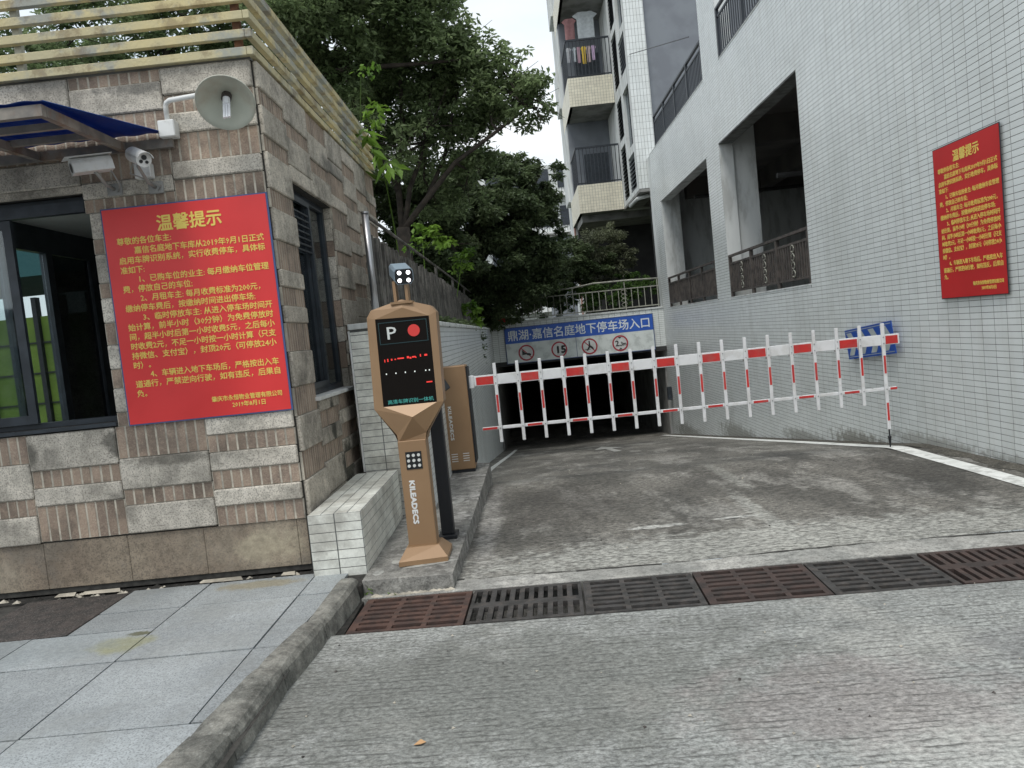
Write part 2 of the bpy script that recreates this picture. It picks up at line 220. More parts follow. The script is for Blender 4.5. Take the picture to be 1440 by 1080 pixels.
# ---------------------------------------------------------------- mesh helpers
ORG = {}
class MB:
    def __init__(s): s.v = []; s.f = []; s.m = []
    def add(s, vs, fs, mat=0):
        k = len(s.v); s.v += [tuple(p) for p in vs]
        for f in fs: s.f.append([i+k for i in f]); s.m.append(mat)
        return s
    def box(s, x0, x1, y0, y1, z0, z1, mat=0):
        return s.add([(x0, y0, z0), (x1, y0, z0), (x1, y1, z0), (x0, y1, z0), (x0, y0, z1), (x1, y0, z1), (x1, y1, z1), (x0, y1, z1)],
              [(0, 3, 2, 1), (4, 5, 6, 7), (0, 1, 5, 4), (1, 2, 6, 5), (2, 3, 7, 6), (3, 0, 4, 7)], mat)
    def cbox(s, x0, x1, y0, y1, z0, z1, c=.006, mat=0):      # box with all edges chamfered
        vs = []; X = (x0, x1); Y = (y0, y1); Z = (z0, z1); sg = (1, -1)
        for i in (0, 1):
            for j in (0, 1):
                for k in (0, 1):
                    a, b, d = X[i], Y[j], Z[k]; ci, cj, ck = c*sg[i], c*sg[j], c*sg[k]
                    vs += [(a, b+cj, d+ck), (a+ci, b, d+ck), (a+ci, b+cj, d)]
        I = lambda i, j, k, t: (i*4+j*2+k)*3+t
        F = [(I(0,0,0,0), I(0,0,1,0), I(0,1,1,0), I(0,1,0,0)), (I(1,0,0,0), I(1,1,0,0), I(1,1,1,0), I(1,0,1,0)),
             (I(0,0,0,1), I(1,0,0,1), I(1,0,1,1), I(0,0,1,1)), (I(0,1,0,1), I(0,1,1,1), I(1,1,1,1), I(1,1,0,1)),
             (I(0,0,0,2), I(0,1,0,2), I(1,1,0,2), I(1,0,0,2)), (I(0,0,1,2), I(1,0,1,2), I(1,1,1,2), I(0,1,1,2))]
        for j in (0, 1):
            for k in (0, 1): F.append((I(0,j,k,1), I(1,j,k,1), I(1,j,k,2), I(0,j,k,2)))
        for i in (0, 1):
            for k in (0, 1): F.append((I(i,0,k,0), I(i,1,k,0), I(i,1,k,2), I(i,0,k,2)))
        for i in (0, 1):
            for j in (0, 1): F.append((I(i,j,0,0), I(i,j,1,0), I(i,j,1,1), I(i,j,0,1)))
        for i in (0, 1):
            for j in (0, 1):
                for k in (0, 1): F.append((I(i,j,k,0), I(i,j,k,1), I(i,j,k,2)))
        return s.add(vs, F, mat)
    def tube(s, pts, r, n=8, mat=0, r2=None, caps=True):
        pts = [Vector(p) for p in pts]; k0 = len(s.v); m = len(pts)
        for i, p in enumerate(pts):
            d = (pts[min(i+1, m-1)]-pts[max(i-1, 0)]).normalized()
            a = d.orthogonal().normalized() if i == 0 else (pa - d*pa.dot(d)).normalized(); pa = a; b = d.cross(a)
            rr = r if r2 is None else r+(r2-r)*i/(m-1)
            if isinstance(r, (list, tuple)): rr = r[i]
            for j in range(n): t = 2*PI*j/n; s.v.append(tuple(p+(a*math.cos(t)+b*math.sin(t))*rr))
        for i in range(m-1):
            for j in range(n):
                s.f.append([k0+i*n+j, k0+i*n+(j+1) % n, k0+(i+1)*n+(j+1) % n, k0+(i+1)*n+j]); s.m.append(mat)
        if caps:
            s.f.append([k0+j for j in range(n)][::-1]); s.f.append([k0+(m-1)*n+j for j in range(n)]); s.m += [mat, mat]
        return s
    def prism(s, poly, y0, y1, mat=0):            # poly in xz, extruded along y
        k = len(poly); vs = [(x, y0, z) for x, z in poly]+[(x, y1, z) for x, z in poly]
        fs = [list(range(k)), [k+i for i in range(k)][::-1]]+[[i, i+k, (i+1) % k+k, (i+1) % k] for i in range(k)]
        return s.add(vs, fs, mat)
    def bar(s, a, b, w, h, mat=0, upv=(0, 0, 1)):   # rectangular bar from a to b
        a = Vector(a); b = Vector(b); d = (b-a).normalized(); u = Vector(upv); sd_ = d.cross(u).normalized(); u = sd_.cross(d)
        vs = [p+sd_*x*w/2+u*z*h/2 for p in (a, b) for x, z in ((-1, -1), (1, -1), (1, 1), (-1, 1))]
        return s.add(vs, [(0, 1, 2, 3), (7, 6, 5, 4), (0, 4, 5, 1), (1, 5, 6, 2), (2, 6, 7, 3), (3, 7, 4, 0)], mat)
    def disc(s, c, ux, uz, r, n=24, mat=0):
        c = Vector(c); ux = Vector(ux); uz = Vector(uz)
        return s.add([c+ux*r*math.cos(2*PI*i/n)+uz*r*math.sin(2*PI*i/n) for i in range(n)], [list(range(n))], mat)
    def xf(s, mtx):
        s.v = [tuple(mtx @ Vector(p)) for p in s.v]; return s
    def build(s, name, mats, parent=None, **kw):
        return mesh_obj(name, s.v, s.f, mats, parent, s.m, **kw)
def mesh_obj(name, v, f, mats, parent=None, mi=None, smooth=False, origin=None, **kw):
    me = bpy.data.meshes.new(name); V = np.array(v, dtype=float).reshape(-1, 3)
    o = np.array(origin) if origin is not None else np.array([(V[:, 0].min()+V[:, 0].max())/2, (V[:, 1].min()+V[:, 1].max())/2, V[:, 2].min()])
    V = V-o
    if isinstance(f, np.ndarray):
        k = f.shape[1]; me.vertices.add(len(V)); me.vertices.foreach_set('co', V.ravel()); me.loops.add(f.size); me.loops.foreach_set('vertex_index', f.ravel().astype(np.int32))
        me.polygons.add(len(f)); me.polygons.foreach_set('use_smooth', np.zeros(len(f), dtype=bool)); me.polygons.foreach_set('loop_start', np.arange(0, f.size, k, dtype=np.int32)); me.polygons.foreach_set('loop_total', np.full(len(f), k, dtype=np.int32)); me.update(calc_edges=True)
    else: me.from_pydata([tuple(p) for p in V], [], f)
    for m in (mats if isinstance(mats, (list, tuple)) else [mats]): me.materials.append(m)
    if mi is not None and len(me.materials) > 1: me.polygons.foreach_set('material_index', mi)
    if smooth: me.polygons.foreach_set('use_smooth', [True]*len(me.polygons))
    me.validate(); ob = bpy.data.objects.new(name, me); COL.objects.link(ob)
    place(ob, o, parent); props(ob, **kw); return ob
def place(ob, o, parent):
    ORG[ob.name] = np.array(o, dtype=float)
    if parent is not None: ob.parent = parent; ob.location = tuple(np.array(o)-ORG[parent.name])
    else: ob.location = tuple(o)
def props(ob, label=None, cat=None, group=None, kind=None):
    if label: ob['label'] = label
    if cat: ob['category'] = cat
    if group: ob['group'] = group
    if kind: ob['kind'] = kind
def thing(name, label, cat, loc, group=None):
    o = bpy.data.objects.new(name, None); o.empty_display_size = .2; COL.objects.link(o); place(o, np.array(loc, float), None); props(o, label, cat, group); return o
def share(name, src, o, parent, **kw):              # same mesh data, new place
    ob = bpy.data.objects.new(name, src.data); COL.objects.link(ob); place(ob, np.array(o, float), parent); props(ob, **kw); return ob
def copy_tree(o, parent=None):
    c = o.copy(); COL.objects.link(c); c.parent = parent; ORG[c.name] = ORG[o.name]
    for ch in o.children: copy_tree(ch, c)
    return c
def struct(name, mb, m, **kw): return mb.build(name, m, None, kind='structure', **kw)
def text_mesh(body, size, pos, ux, uz, mat, parent, name='lettering', width=None, bold=0, align='LEFT', thick=.0015, res=2, cat=None):
    cu = bpy.data.curves.new('t', 'FONT'); cu.body = body; cu.size = size; cu.align_x = align; cu.extrude = thick; cu.offset = bold; cu.resolution_u = res
    ob = bpy.data.objects.new('t', cu); COL.objects.link(ob); bpy.context.view_layer.update()
    me = ob.evaluated_get(bpy.context.evaluated_depsgraph_get()).to_mesh()
    vs = [v.co.copy() for v in me.vertices]; fs = [list(p.vertices) for p in me.polygons]
    bpy.data.objects.remove(ob)
    if not vs: return None
    if width:
        x0 = min(v.x for v in vs); x1 = max(v.x for v in vs); k = width/(x1-x0); vs = [Vector((v.x*k, v.y, v.z)) for v in vs]
    ux = Vector(ux).normalized(); uz = Vector(uz).normalized(); nn = ux.cross(uz); p = Vector(pos)
    return [p+ux*v.x+uz*v.y+nn*v.z for v in vs], fs
def letters(items, mat, parent, name='lettering', **kw):
    mb = MB()
    for it in items:
        bo = it.pop('bold', 0); r = text_mesh(mat=None, parent=None, **it)
        if r:
            a, b = Vector(it['ux']).normalized(), Vector(it['uz']).normalized(); c = a.cross(b)
            for q, (du, dv) in enumerate(((0, 0), (1, .15), (-1, -.15), (.15, 1), (-.15, -1)) if bo else ((0, 0),)):
                mb.add([p+a*du*bo*.8+b*dv*bo*.8+c*q*.00025 for p in r[0]], r[1])
    return mb.build(name, mat, parent, **kw)

# tiles on a plane: returns list of (u, v, w, h) centre rects, clipped to holes
def tile_cells(u0, u1, v0, v1, tu, tv, holes=(), gap=.004):
    out = []; nu = int(math.ceil((u1-u0)/tu)); nv = int(math.ceil((v1-v0)/tv))
    for i in range(nu):
        for j in range(nv):
            a, b = u0+i*tu+gap*.8, min(u0+(i+1)*tu, u1)-gap*.8; c, d = v0+j*tv+gap/2, min(v0+(j+1)*tv, v1)-gap/2
            ok = b-a > .012 and d-c > .012
            for (ha, hb, hc, hd) in holes:
                if not ok: break
                if a < hb and b > ha and c < hd and d > hc:
                    iu = min(b, hb)-max(a, ha); iv = min(d, hd)-max(c, hc)
                    if (iu >= (b-a)-1e-6 and iv >= (d-c)-1e-6): ok = False
                    elif iv >= (d-c)-1e-6 or iu < iv*(b-a)/(d-c):
                        if a < ha: b = ha
                        else: a = hb
                    else:
                        if c < hc: d = hc
                        else: c = hd
                    if b-a < .015 or d-c < .012: ok = False
            if ok: out.append(((a+b)/2, (c+d)/2, b-a, d-c))
    return out
rng = np.random.default_rng(7)
def tiles_mesh(cells, O, U, V, th=.0022, jit=.0004):   # one mesh of many tiles (5-sided, chamfered look by inset top)
    O, U, V = (np.array(a, float) for a in (O, U, V)); Nn = np.cross(U, V); C = np.array(cells); k = len(C)
    t = th+rng.uniform(-jit, jit, k); ins = .0012
    vs = np.zeros((k, 8, 3))
    for q, (su, sv) in enumerate(((-1, -1), (1, -1), (1, 1), (-1, 1))):
        for lay, (dd, ii) in enumerate(((-.002, 0), (1, ins))):
            uu = C[:, 0]+su*(C[:, 2]/2-ii); vv = C[:, 1]+sv*(C[:, 3]/2-ii); h = (np.full(k, -.002) if lay == 0 else t)
            vs[:, lay*4+q] = O+uu[:, None]*U+vv[:, None]*V+h[:, None]*Nn
    base = (np.arange(k)*8)[:, None, None]
    fs = np.array([[4, 5, 6, 7], [0, 1, 5, 4], [1, 2, 6, 5], [2, 3, 7, 6], [3, 0, 4, 7]])[None]+base
    return vs.reshape(-1, 3), fs.reshape(-1, 4)
def tile_wall(parent, cells, O, U, V, mat, pred=None, tu=.19, tv=.06):
    O_, U_, V_ = (np.array(a, float) for a in (O, U, V)); single = []; rest = []
    for c in cells: (single if pred and pred(c) else rest).append(c)
    if rest:
        v, f = tiles_mesh(rest, O, U, V); mesh_obj('tile_field', v, f, mat, parent, kind='stuff')
    protos = {}
    for c in single:
        key = (round(c[2], 3), round(c[3], 3)); p = O_+c[0]*U_+c[1]*V_
        if key not in protos:
            v, f = tiles_mesh([c], O, U, V); protos[key] = mesh_obj('tile', v, f, mat, parent, origin=p)
        else: share('tile', protos[key], p, parent)

# ---------------------------------------------------------------- ground, road, ramp
def rz(y): return float(np.interp(y, [5, 8.5, 9.4, 23.9, 28, 46], [0, -.1, -.22, -2.05, -2.4, -2.4]))
g = MB()
for (x0, x1, y0, y1) in ((-600, 600, -600, -60), (-600, -60, -60, 60), (60, 600, -60, 60), (-600, 600, 60, 900), (-60, -1.5, -60, 60), (4.4, 60, 4.2, 60), (-1.5, 4.4, 47, 60)):
    g.add([(x0, y0, -.02), (x1, y0, -.02), (x1, y1, -.02), (x0, y1, -.02)], [(0, 1, 2, 3)])
struct('ground', g, m_band)
def ysk(x, b): return b-.0375*(x+1.2)                     # the drain runs 2 degrees off square
g = MB(); xs = np.linspace(-1.5, 60, 40)
for i in range(39):
    a, b = xs[i], xs[i+1]
    ya = ysk(min(a, 4.4), 4.215); yb = ysk(min(b, 4.4), 4.215)
    g.add([(a, -60, 0), (b, -60, 0), (b, yb, 0), (a, ya, 0)], [(0, 1, 2, 3)])
for a, b in zip(xs[:-1], xs[1:]):
    if b < 4.6: g.add([(a, ysk(a, 4.215), 0), (b, ysk(b, 4.215), 0), (b, ysk(b, 4.215), -.3), (a, ysk(a, 4.215), -.3)], [(0, 1, 2, 3)])
struct('road', g, m_road)
DW = .575
g = MB(); ys = list(np.linspace(4.93, 9.5, 12))+list(np.linspace(10.5, 28, 18))+[46]
for a, b in zip(ys[:-1], ys[1:]):
    for x0, x1 in ((-1.2, 1.5), (1.5, 4.36)):
        g.add([(x0, a, rz(a)), (x1, a, rz(a)), (x1, b, rz(b)), (x0, b, rz(b))], [(0, 1, 2, 3)])
struct('ramp', g, m_ramp)
# light concrete strip between drain and ramp, with the crack where the two pours meet
random.seed(3)
g = MB(); top = []; N_ = 60
for i in range(N_+1):
    x = -1.2+5.58*i/N_; top.append(5.0-.02*(x+1.2)-(.02+.02*math.sin(x*2.3))+random.uniform(-.008, .008))
for i in range(N_):
    xa, xb = -1.2+5.58*i/N_, -1.2+5.58*(i+1)/N_; z = .003
    g.add([(xa, ysk(xa, 4.215+DW), z), (xb, ysk(xb, 4.215+DW), z), (xb, top[i+1], z), (xa, top[i], z)], [(0, 1, 2, 3)])
    g.add([(xa, ysk(xa, 4.215+DW), z), (xb, ysk(xb, 4.215+DW), z), (xb, ysk(xb, 4.215+DW), -.3), (xa, ysk(xa, 4.215+DW), -.3)], [(3, 2, 1, 0)])
struct('drain_kerb', g, m_band)
g = MB()
for i in range(N_):
    xa, xb = -1.2+5.58*i/N_, -1.2+5.58*(i+1)/N_; w = max(0.002, .006+.006*math.sin(xa*5)+random.uniform(-.004, .005)); z = .006
    g.add([(xa, top[i]-w, z), (xb, top[i+1]-w, z), (xb, top[i+1]+w, z), (xa, top[i]+w, z)], [(0, 1, 2, 3)])
struct('ramp_joint', g, m_joint)
g = MB().box(-1.35, 4.4, 3.9, 5.0, -.34, -.3); g.box(-1.5, -1.188, 4.0, 4.95, -.3, -.012); g.box(4.36, 5, 3.9, 5, -.3, -.012); g.box(-1.4, -1.197, 4.8, 5.3, -.3, .085); struct('drain_channel', g, m_dirt)
# painted lines and arrow
def strip(name, pts, w, mat, dz=.006):
    g = MB(); P = []
    for i, (x, y) in enumerate(pts):
        a = pts[max(i-1, 0)]; b = pts[min(i+1, len(pts)-1)]; d = Vector((b[0]-a[0], b[1]-a[1])).normalized(); nn = Vector((-d.y, d.x))*w/2
        P.append(((x-nn.x, y-nn.y, rz(y-nn.y)+dz), (x+nn.x, y+nn.y, rz(y+nn.y)+dz)))
    for a, b in zip(P[:-1], P[1:]): g.add([a[0], b[0], b[1], a[1]], [(0, 1, 2, 3)])
    return struct(name, g, mat)
def fine(pts, k=8):
    o = []
    for a, b in zip(pts[:-1], pts[1:]): o += [(a[0]+(b[0]-a[0])*t/k, a[1]+(b[1]-a[1])*t/k) for t in range(k)]
    return o+[pts[-1]]
strip('white_edge_line', fine([(3.88, 4.9), (3.94, 6.3), (3.965, 6.85), (3.99, 7.7), (4.03, 8.7), (4.05, 9.7), (4.06, 12), (4.02, 17), (4.0, 23.4)]), .19, m_white_paint)
strip('left_edge_line', fine([(-.78, 9.2), (-.76, 13), (-.6, 20), (-.55, 23.4)]), .1, m_white_paint)
g = MB()
def rp(pts, z=.008): return [(x, y, rz(y)+z) for x, y in pts]
g.add(rp([(1.3, 16.6), (1.95, 16.6), (1.62, 18.4)]), [(0, 1, 2)]); g.add(rp([(1.55, 14.8), (1.7, 14.8), (1.7, 16.6), (1.55, 16.6)]), [(0, 1, 2, 3)])
struct('arrow_marking', g, m_old_paint)
g = MB(); ys_g = np.linspace(5.0, 23.4, 150)
for a, b in zip(ys_g[:-1], ys_g[1:]):
    wa = 4.17+.04*math.sin(a*7)+.03*math.sin(a*17)+(.06 if a > 9 else 0); wb = 4.17+.04*math.sin(b*7)+.03*math.sin(b*17)+(.06 if b > 9 else 0)
    g.add([(wa, a, rz(a)+.004), (4.352, a, rz(a)+.012), (4.352, b, rz(b)+.012), (wb, b, rz(b)+.004)], [(0, 1, 2, 3)])
struct('gutter_dirt', g, M('gutter_grime', (.075, .068, .055), (.04, .037, .03), scale=6, rough=.9, bump=.6, bscale=50, speck=(.2, .19, .16), spscale=50, spamt=.5))
# old cement smears on the ramp
random.seed(11)
g = MB()
for (x, y, L_, w, a) in ((1.5, 5.97, .16, .02, .05), ):
    k = 12; P = []
    for i in range(k+1):
        t = i/k*2-1; r = w*(1-t*t)**.5*random.uniform(.5, 1); P.append((x+math.cos(a)*L_*t/2-math.sin(a)*r, y+math.sin(a)*L_*t/2+math.cos(a)*r))
    for i in range(k, -1, -1):
        t = i/k*2-1; r = w*(1-t*t)**.5*random.uniform(.5, 1); P.append((x+math.cos(a)*L_*t/2+math.sin(a)*r, y+math.sin(a)*L_*t/2-math.cos(a)*r))
    g.add(rp(P, .005), [list(range(len(P)))[::-1]])
struct('cement_smears', g, m_old_paint)

# ---------------------------------------------------------------- drain grates
def grate(kind, w=.672, d=DW-.02):
    mb = MB(); h = .03
    def bx(x0, x1, y0, y1): mb.box(x0, x1, y0, y1, -h, 0)
    if kind == 'long':                              # three columns of slots running across
        xs_ = [0, .045, .225, .255, .427, .457, w-.035, w]; nrow = 7
        bx(0, xs_[1], 0, d); bx(xs_[2], xs_[3], 0, d); bx(xs_[4], xs_[5], 0, d); bx(xs_[6], w, 0, d)
        for a, b in ((xs_[1], xs_[2]), (xs_[3], xs_[4]), (xs_[5], xs_[6])):
            p = (d-.05)/nrow; bx(a, b, 0, .03); bx(a, b, d-.03, d)
            for r in range(nrow-1): y = .025+p*(r+1); bx(a, b, y-p*.27, y+p*.27)
    else:                                           # two rows of short upright slots
        bx(0, w, 0, .035); bx(0, w, d/2-.04, d/2+.04); bx(0, w, d-.035, d); nc = 11; p = (w-.03)/nc
        for a, b in ((.035, d/2-.04), (d/2+.04, d-.035)):
            bx(0, .02, a, b); bx(w-.02, w, a, b)
            for c in range(nc-1): x = .015+p*(c+1); bx(x-p*.27, x+p*.27, a, b)
    return mb
kinds = [('long', m_gr_rust, 'rusty red cast iron grate at the left end of the drain, against the kerb'),
         ('short', m_gr_grey, 'dark grey grate with two rows of short slots, right of the rusty red grate'),
         ('long', m_gr_grey, 'grey grate with three columns of long slots, right of the dark short-slotted grate'),
         ('long', m_gr_brown, 'brown grate with long slots, fourth from the kerb in the drain'),
         ('long', m_gr_grey, 'grey brown grate with long slots and dried cement splashes, fifth from the kerb'),
         ('short', m_gr_brown, 'brown grate with short upright slots near the right edge of the picture'),
         ('long', m_gr_brown, 'brown grate with long slots, last before the tiled wall'), ('long', m_gr_grey, 'grey grate touching the tiled wall at the right end of the drain')]
rot = Matrix.Rotation(-math.atan(.0375), 4, 'Z')
for i, (k, m, lb) in enumerate(kinds):
    x = -1.17+i*.684+random.uniform(-.003, .003)
    mb = grate(k); mb.xf(Matrix.Translation((x, ysk(x, 4.215)+.01, .001+random.uniform(-.003, .003))) @ rot)
    mb.build('drain_grate', m, None, label=lb, cat='grate', group='cast iron grates over the drain')

# ---------------------------------------------------------------- pavement, kerb
PZ = .1
g = MB().add([(-60, -60, .07), (-1.3, -60, .07), (-1.3, 6.6, .07), (-60, 6.6, .07)], [(0, 1, 2, 3)])
pav = struct('pavement', g, m_joint)
rows = [(4.69, 5.13), (3.885, 4.678), (3.115, 3.872), (2.345, 3.102), (1.575, 2.332), (.8, 1.56), (.03, .79), (-.74, .02)]
cols = [(-6.1, -5.35), (-5.34, -4.59), (-4.58, -3.83), (-3.82, -3.07), (-3.058, -2.312), (-2.30, -1.573), (-1.562, -1.3)]
def kx(y): return float(np.interp(y, [-60, 2.0, 2.72, 3.05, 3.65, 4.25, 4.88], [-1.9, -1.6, -1.523, -1.489, -1.426, -1.352, -1.328]))
for r, (y0, y1) in enumerate(rows):
    for c, (x0, x1) in enumerate(cols):
        if r >= 5 and c < 2: continue
        a, b = x0, x1
        if c == 5 and kx(y0) < -1.5: b = -1.3
        if c == 6 and kx(y0) < -1.5: continue
        g = MB(); z1 = PZ+random.uniform(-.002, .002)
        if r == 0 and c == 3: a, b = -3.82, -2.93+.0
        xe0, xe1 = min(b, kx(y0)-.008), min(b, kx(y1)-.008)
        if xe0 < a+.03: continue
        holes = None
        def slab(A, B, C_, D_):
            q = MB(); q.add([(A[0], A[1], .065), (B[0], B[1], .065), (C_[0], C_[1], .065), (D_[0], D_[1], .065), (A[0], A[1], z1), (B[0], B[1], z1), (C_[0], C_[1], z1), (D_[0], D_[1], z1)],
                  [(4, 5, 6, 7), (0, 1, 5, 4), (1, 2, 6, 5), (2, 3, 7, 6), (3, 0, 4, 7)]); q.build('paving_slab', m_granite, pav)
        # the brown inspection cover replaces part of the back slabs
        if r == 0 and c in (3, 4):
            if c == 3: continue
            slab((-2.84, y0), (xe0, y0), (xe1, y1), (-2.84, y1)); continue
        if r == 1 and c in (3, 4):
            if c == 3: slab((a, y0), (-3.05, y0), (-3.05, 4.34), (a, 4.34)); slab((-3.82, 4.35), (-3.57, 4.35), (-3.57, y1), (-3.82, y1))
            else: slab((-3.045, y0), (xe0, y0), (xe0, 4.34), (-3.045, 4.34)); slab((-2.84, 4.35), (xe0, 4.35), (xe1, y1), (-2.84, y1))
            continue
        slab((a, y0), (xe0, y0), (xe1, y1), (a, y1))
MB().cbox(-3.56, -2.85, 4.355, 5.09, .06, .104, .004).build('inspection_cover', m_dark_stone, None, label='dark brown stone inspection cover set in the grey pavement beside the booth', cat='cover')
# kerb stones with a rounded road edge
kerb = bpy.data.objects.new('kerb', None); COL.objects.link(kerb); place(kerb, np.array((-1.35, 3.5, 0.)), None); props(kerb, kind='structure')
def kerb_stone(y0, y1, tilt=0.):
    n_ = 6; rings = []
    for i in range(n_+1):
        y = y0+(y1-y0)*i/n_
        xo = float(np.interp(y, [-20, 2.0, 2.9, 3.65, 4.23, 4.85], [-1.75, -1.36, -1.31, -1.285, -1.24, -1.2])); xi = kx(y); H = .128+tilt*(i/n_-.5)+random.uniform(-.002, .002)
        xt = xo-.02
        e = .008 if i in (0, n_) else 0
        rings.append([(xi, y, .0), (xi, y, H-e), (xt-.045, y, H-e), (xt-.015, y, H-.012-e), (xt+.004-e, y, H-.04), (xo-e, y, -.02)])
    q = MB(); vs = [p for r in rings for p in r]; fs = []
    for i in range(n_):
        for j in range(5): fs.append((i*6+j, (i+1)*6+j, (i+1)*6+j+1, i*6+j+1))
    fs += [tuple(range(6)), tuple(n_*6+j for j in range(6))[::-1]]
    q.add(vs, fs); return q.build('kerb_stone', m_kerb, kerb)
random.seed(5)
for y0, y1, t in ((4.165, 4.86, .02), (3.565, 4.15, .0), (2.965, 3.555, .01), (2.365, 2.955, 0), (1.765, 2.355, 0), (1.165, 1.755, 0), (.565, 1.155, 0), (-.035, .555, 0), (-.635, -.045, 0)): kerb_stone(y0, y1, t)

# rubble and dirt gap at the foot of the booth
g = MB()
g.box(-4.4, -1.58, 5.135, 5.26, .06, .085, 0)
for i in range(90):
    x = random.uniform(-4.2, -1.6); y = random.uniform(5.13, 5.24); r = random.uniform(.006, .02); z = .085
    pale = 1 if random.random() < .25 else 0
    g.add([(x-r*1.6, y-r, z), (x+r*1.4, y-r*.8, z), (x+r, y+r, z), (x-r, y+r*.7, z), (x, y, z+r*1.1)], [(0, 1, 4), (1, 2, 4), (2, 3, 4), (3, 0, 4)], pale)
for (x, L_) in ((-2.25, .32), (-1.78, .1), (-3.1, .3), (-3.35, .15)):
    g.add([(x-L_/2, 5.16, .1), (x+L_/2, 5.15, .1), (x+L_/2*.8, 5.2, .112), (x-L_/2*.9, 5.21, .108), (x, 5.13, .108)], [(0, 4, 3), (4, 1, 2), (4, 2, 3)], 1)
g.build('rubble', [m_dirt, m_mortar], None, kind='stuff', label='dark soil and crumbled mortar in the gap below the booth wall', cat='rubble')
MB().tube([(-1.535, 5.1, .1), (-1.535, 5.1, .17)], .012, 10).build('pipe_stub', m_white, None, label='short white plastic pipe stub standing at the corner of the tiled bench', cat='pipe')

# ---------------------------------------------------------------- guard booth
YB = 5.249; XB = -1.63; YE = 9.3; ZT = 3.6
booth = thing('guard_booth', 'stone clad guard booth with yellow rails on its roof', 'booth', (-2.85, 7.2, .1))
# front wall core with window hole x -3.98..-2.85, z 1.27..2.84
g = MB()
WL, WR, WB, WT = -3.98, -2.85, 1.27, 2.84
g.box(-4.1, WL, YB, YB+.2, .1, ZT); g.box(WR, XB, YB, YB+.2, .1, ZT); g.box(WL, WR, YB, YB+.2, .1, WB); g.box(WL, WR, YB, YB+.2, WT, ZT)
# side wall with window y 5.78..6.95, z 1.24..2.88
SY0, SY1, SZ0, SZ1 = 5.78, 7.02, 1.24, 2.9
g.box(XB-.22, XB, YB+.2, SY0, .1, ZT); g.box(XB-.22, XB, SY1, YE, .1, ZT); g.box(XB-.22, XB, SY0, SY1, .1, SZ0); g.box(XB-.22, XB, SY0, SY1, SZ1, ZT)
g.build('wall', m_joint, booth)
MB().box(-4.1, -1.85, 7.95, 8.1, .1, ZT-.002).build('back_wall', m_stone_side, booth)
MB().box(-4.12, XB+.005, YB-.01, YE, ZT+.001, ZT+.06).build('roof', m_slabc, booth)
MB().box(-4.1, -1.852, YB+.202, 7.948, 2.92, 3.0).build('ceiling', M('booth_ceiling', (.75, .75, .7), (.68, .68, .63), scale=3, rough=.8), booth)
MB().box(-4.1, -1.852, YB+.202, 7.948, .1, .14).build('floor', m_slabc, booth)
# cladding
tile_protos = {}; ntile = 0
def block(x0, x1, z0, z1, proud=.035, mat=m_stone, c=.008):
    MB().cbox(x0+.003, x1-.003, YB-proud-random.uniform(0, .006), YB-.0005, z0+.002, z1-.002, c).build('stone_block', mat, booth)
strips_rest = MB()
def ribbed(x0, x1, z0, z1, n_=9):
    MB().box(x0+.002, x1-.002, YB-.0215, YB-.0004, z0+.001, z1-.001).build('mortar_bed', m_mortar, booth)
    w = (x1-x0)/n_; key = round(z1-z0, 3)
    for i in range(n_):
        a = x0+i*w+.007; b = x0+(i+1)*w-.007
        if (key, n_) not in tile_protos: tile_protos[(key, n_)] = MB().cbox(a, b, YB-.0235, YB-.0217, z0+.003, z1-.003, .0007).build('tile', m_rib, booth)
        else: share('tile', tile_protos[(key, n_)], ((a+b)/2, YB-.0226+random.uniform(-.0008, 0), z0+.003), booth)
random.seed(21)
colD = [('s', 1.235, 1.11), ('r', 1.11, .99), ('s', .99, .86), ('r', .86, .73), ('s', .73, .61), ('r', .61, .47)]
colC = [('r', 1.235, 1.01), ('s', 1.01, .79), ('r', .79, .68), ('s', .68, .48)]
colB = [('s', 1.235, .98), ('r', .98, .86), ('s', .86, .73), ('r', .73, .48)]
colA = [('r', 1.235, 1.04), ('s', 1.04, .79), ('r', .79, .67), ('s', .67, .47)]
BX = [-4.1, -3.5, -2.875, -2.245, -1.63]
for x0, x1, cc in ((BX[3], BX[4], colD), (BX[2], BX[3], colC), (BX[1], BX[2], colB), (BX[0], BX[1], colA)):
    for t, zt, zb in cc: (block if t == 's' else ribbed)(x0, x1, zb, zt)
# plinth slabs
for x0, x1 in ((-4.1, -3.5), (-3.5, -2.9), (-2.9, -2.36), (-2.36, -1.7), (-1.7, -1.63)): MB().cbox(x0+.001, x1-.001, YB-.012, YB-.0005, .14, .468, .003).build('plinth_slab', m_plinth, booth)
# above
upD = [('r', 2.86, 1.235+1.48-.02), ('s', 2.98, 2.86), ('r', 3.165, 2.98), ('s', 3.3, 3.165), ('r', 3.42, 3.3), ('s', 3.6, 3.42)]
for t, zt, zb in upD: (block if t == 's' else ribbed)(BX[3], BX[4], zb, zt)
for x0, x1, cc in ((BX[2], BX[3], [('r', 2.79, 2.7), ('s', 2.9, 2.79), ('r', 3.33, 2.9), ('s', 3.52, 3.33), ('r', 3.6, 3.52)]),
                   (BX[1], BX[2], [('s', 3.06, 2.89), ('r', 3.36, 3.06), ('s', 3.6, 3.36)]), (BX[0], BX[1], [('s', 3.1, 2.89), ('r', 3.36, 3.1), ('s', 3.6, 3.36)])):
    for t, zt, zb in cc: (block if t == 's' else ribbed)(x0, x1, zb, zt)
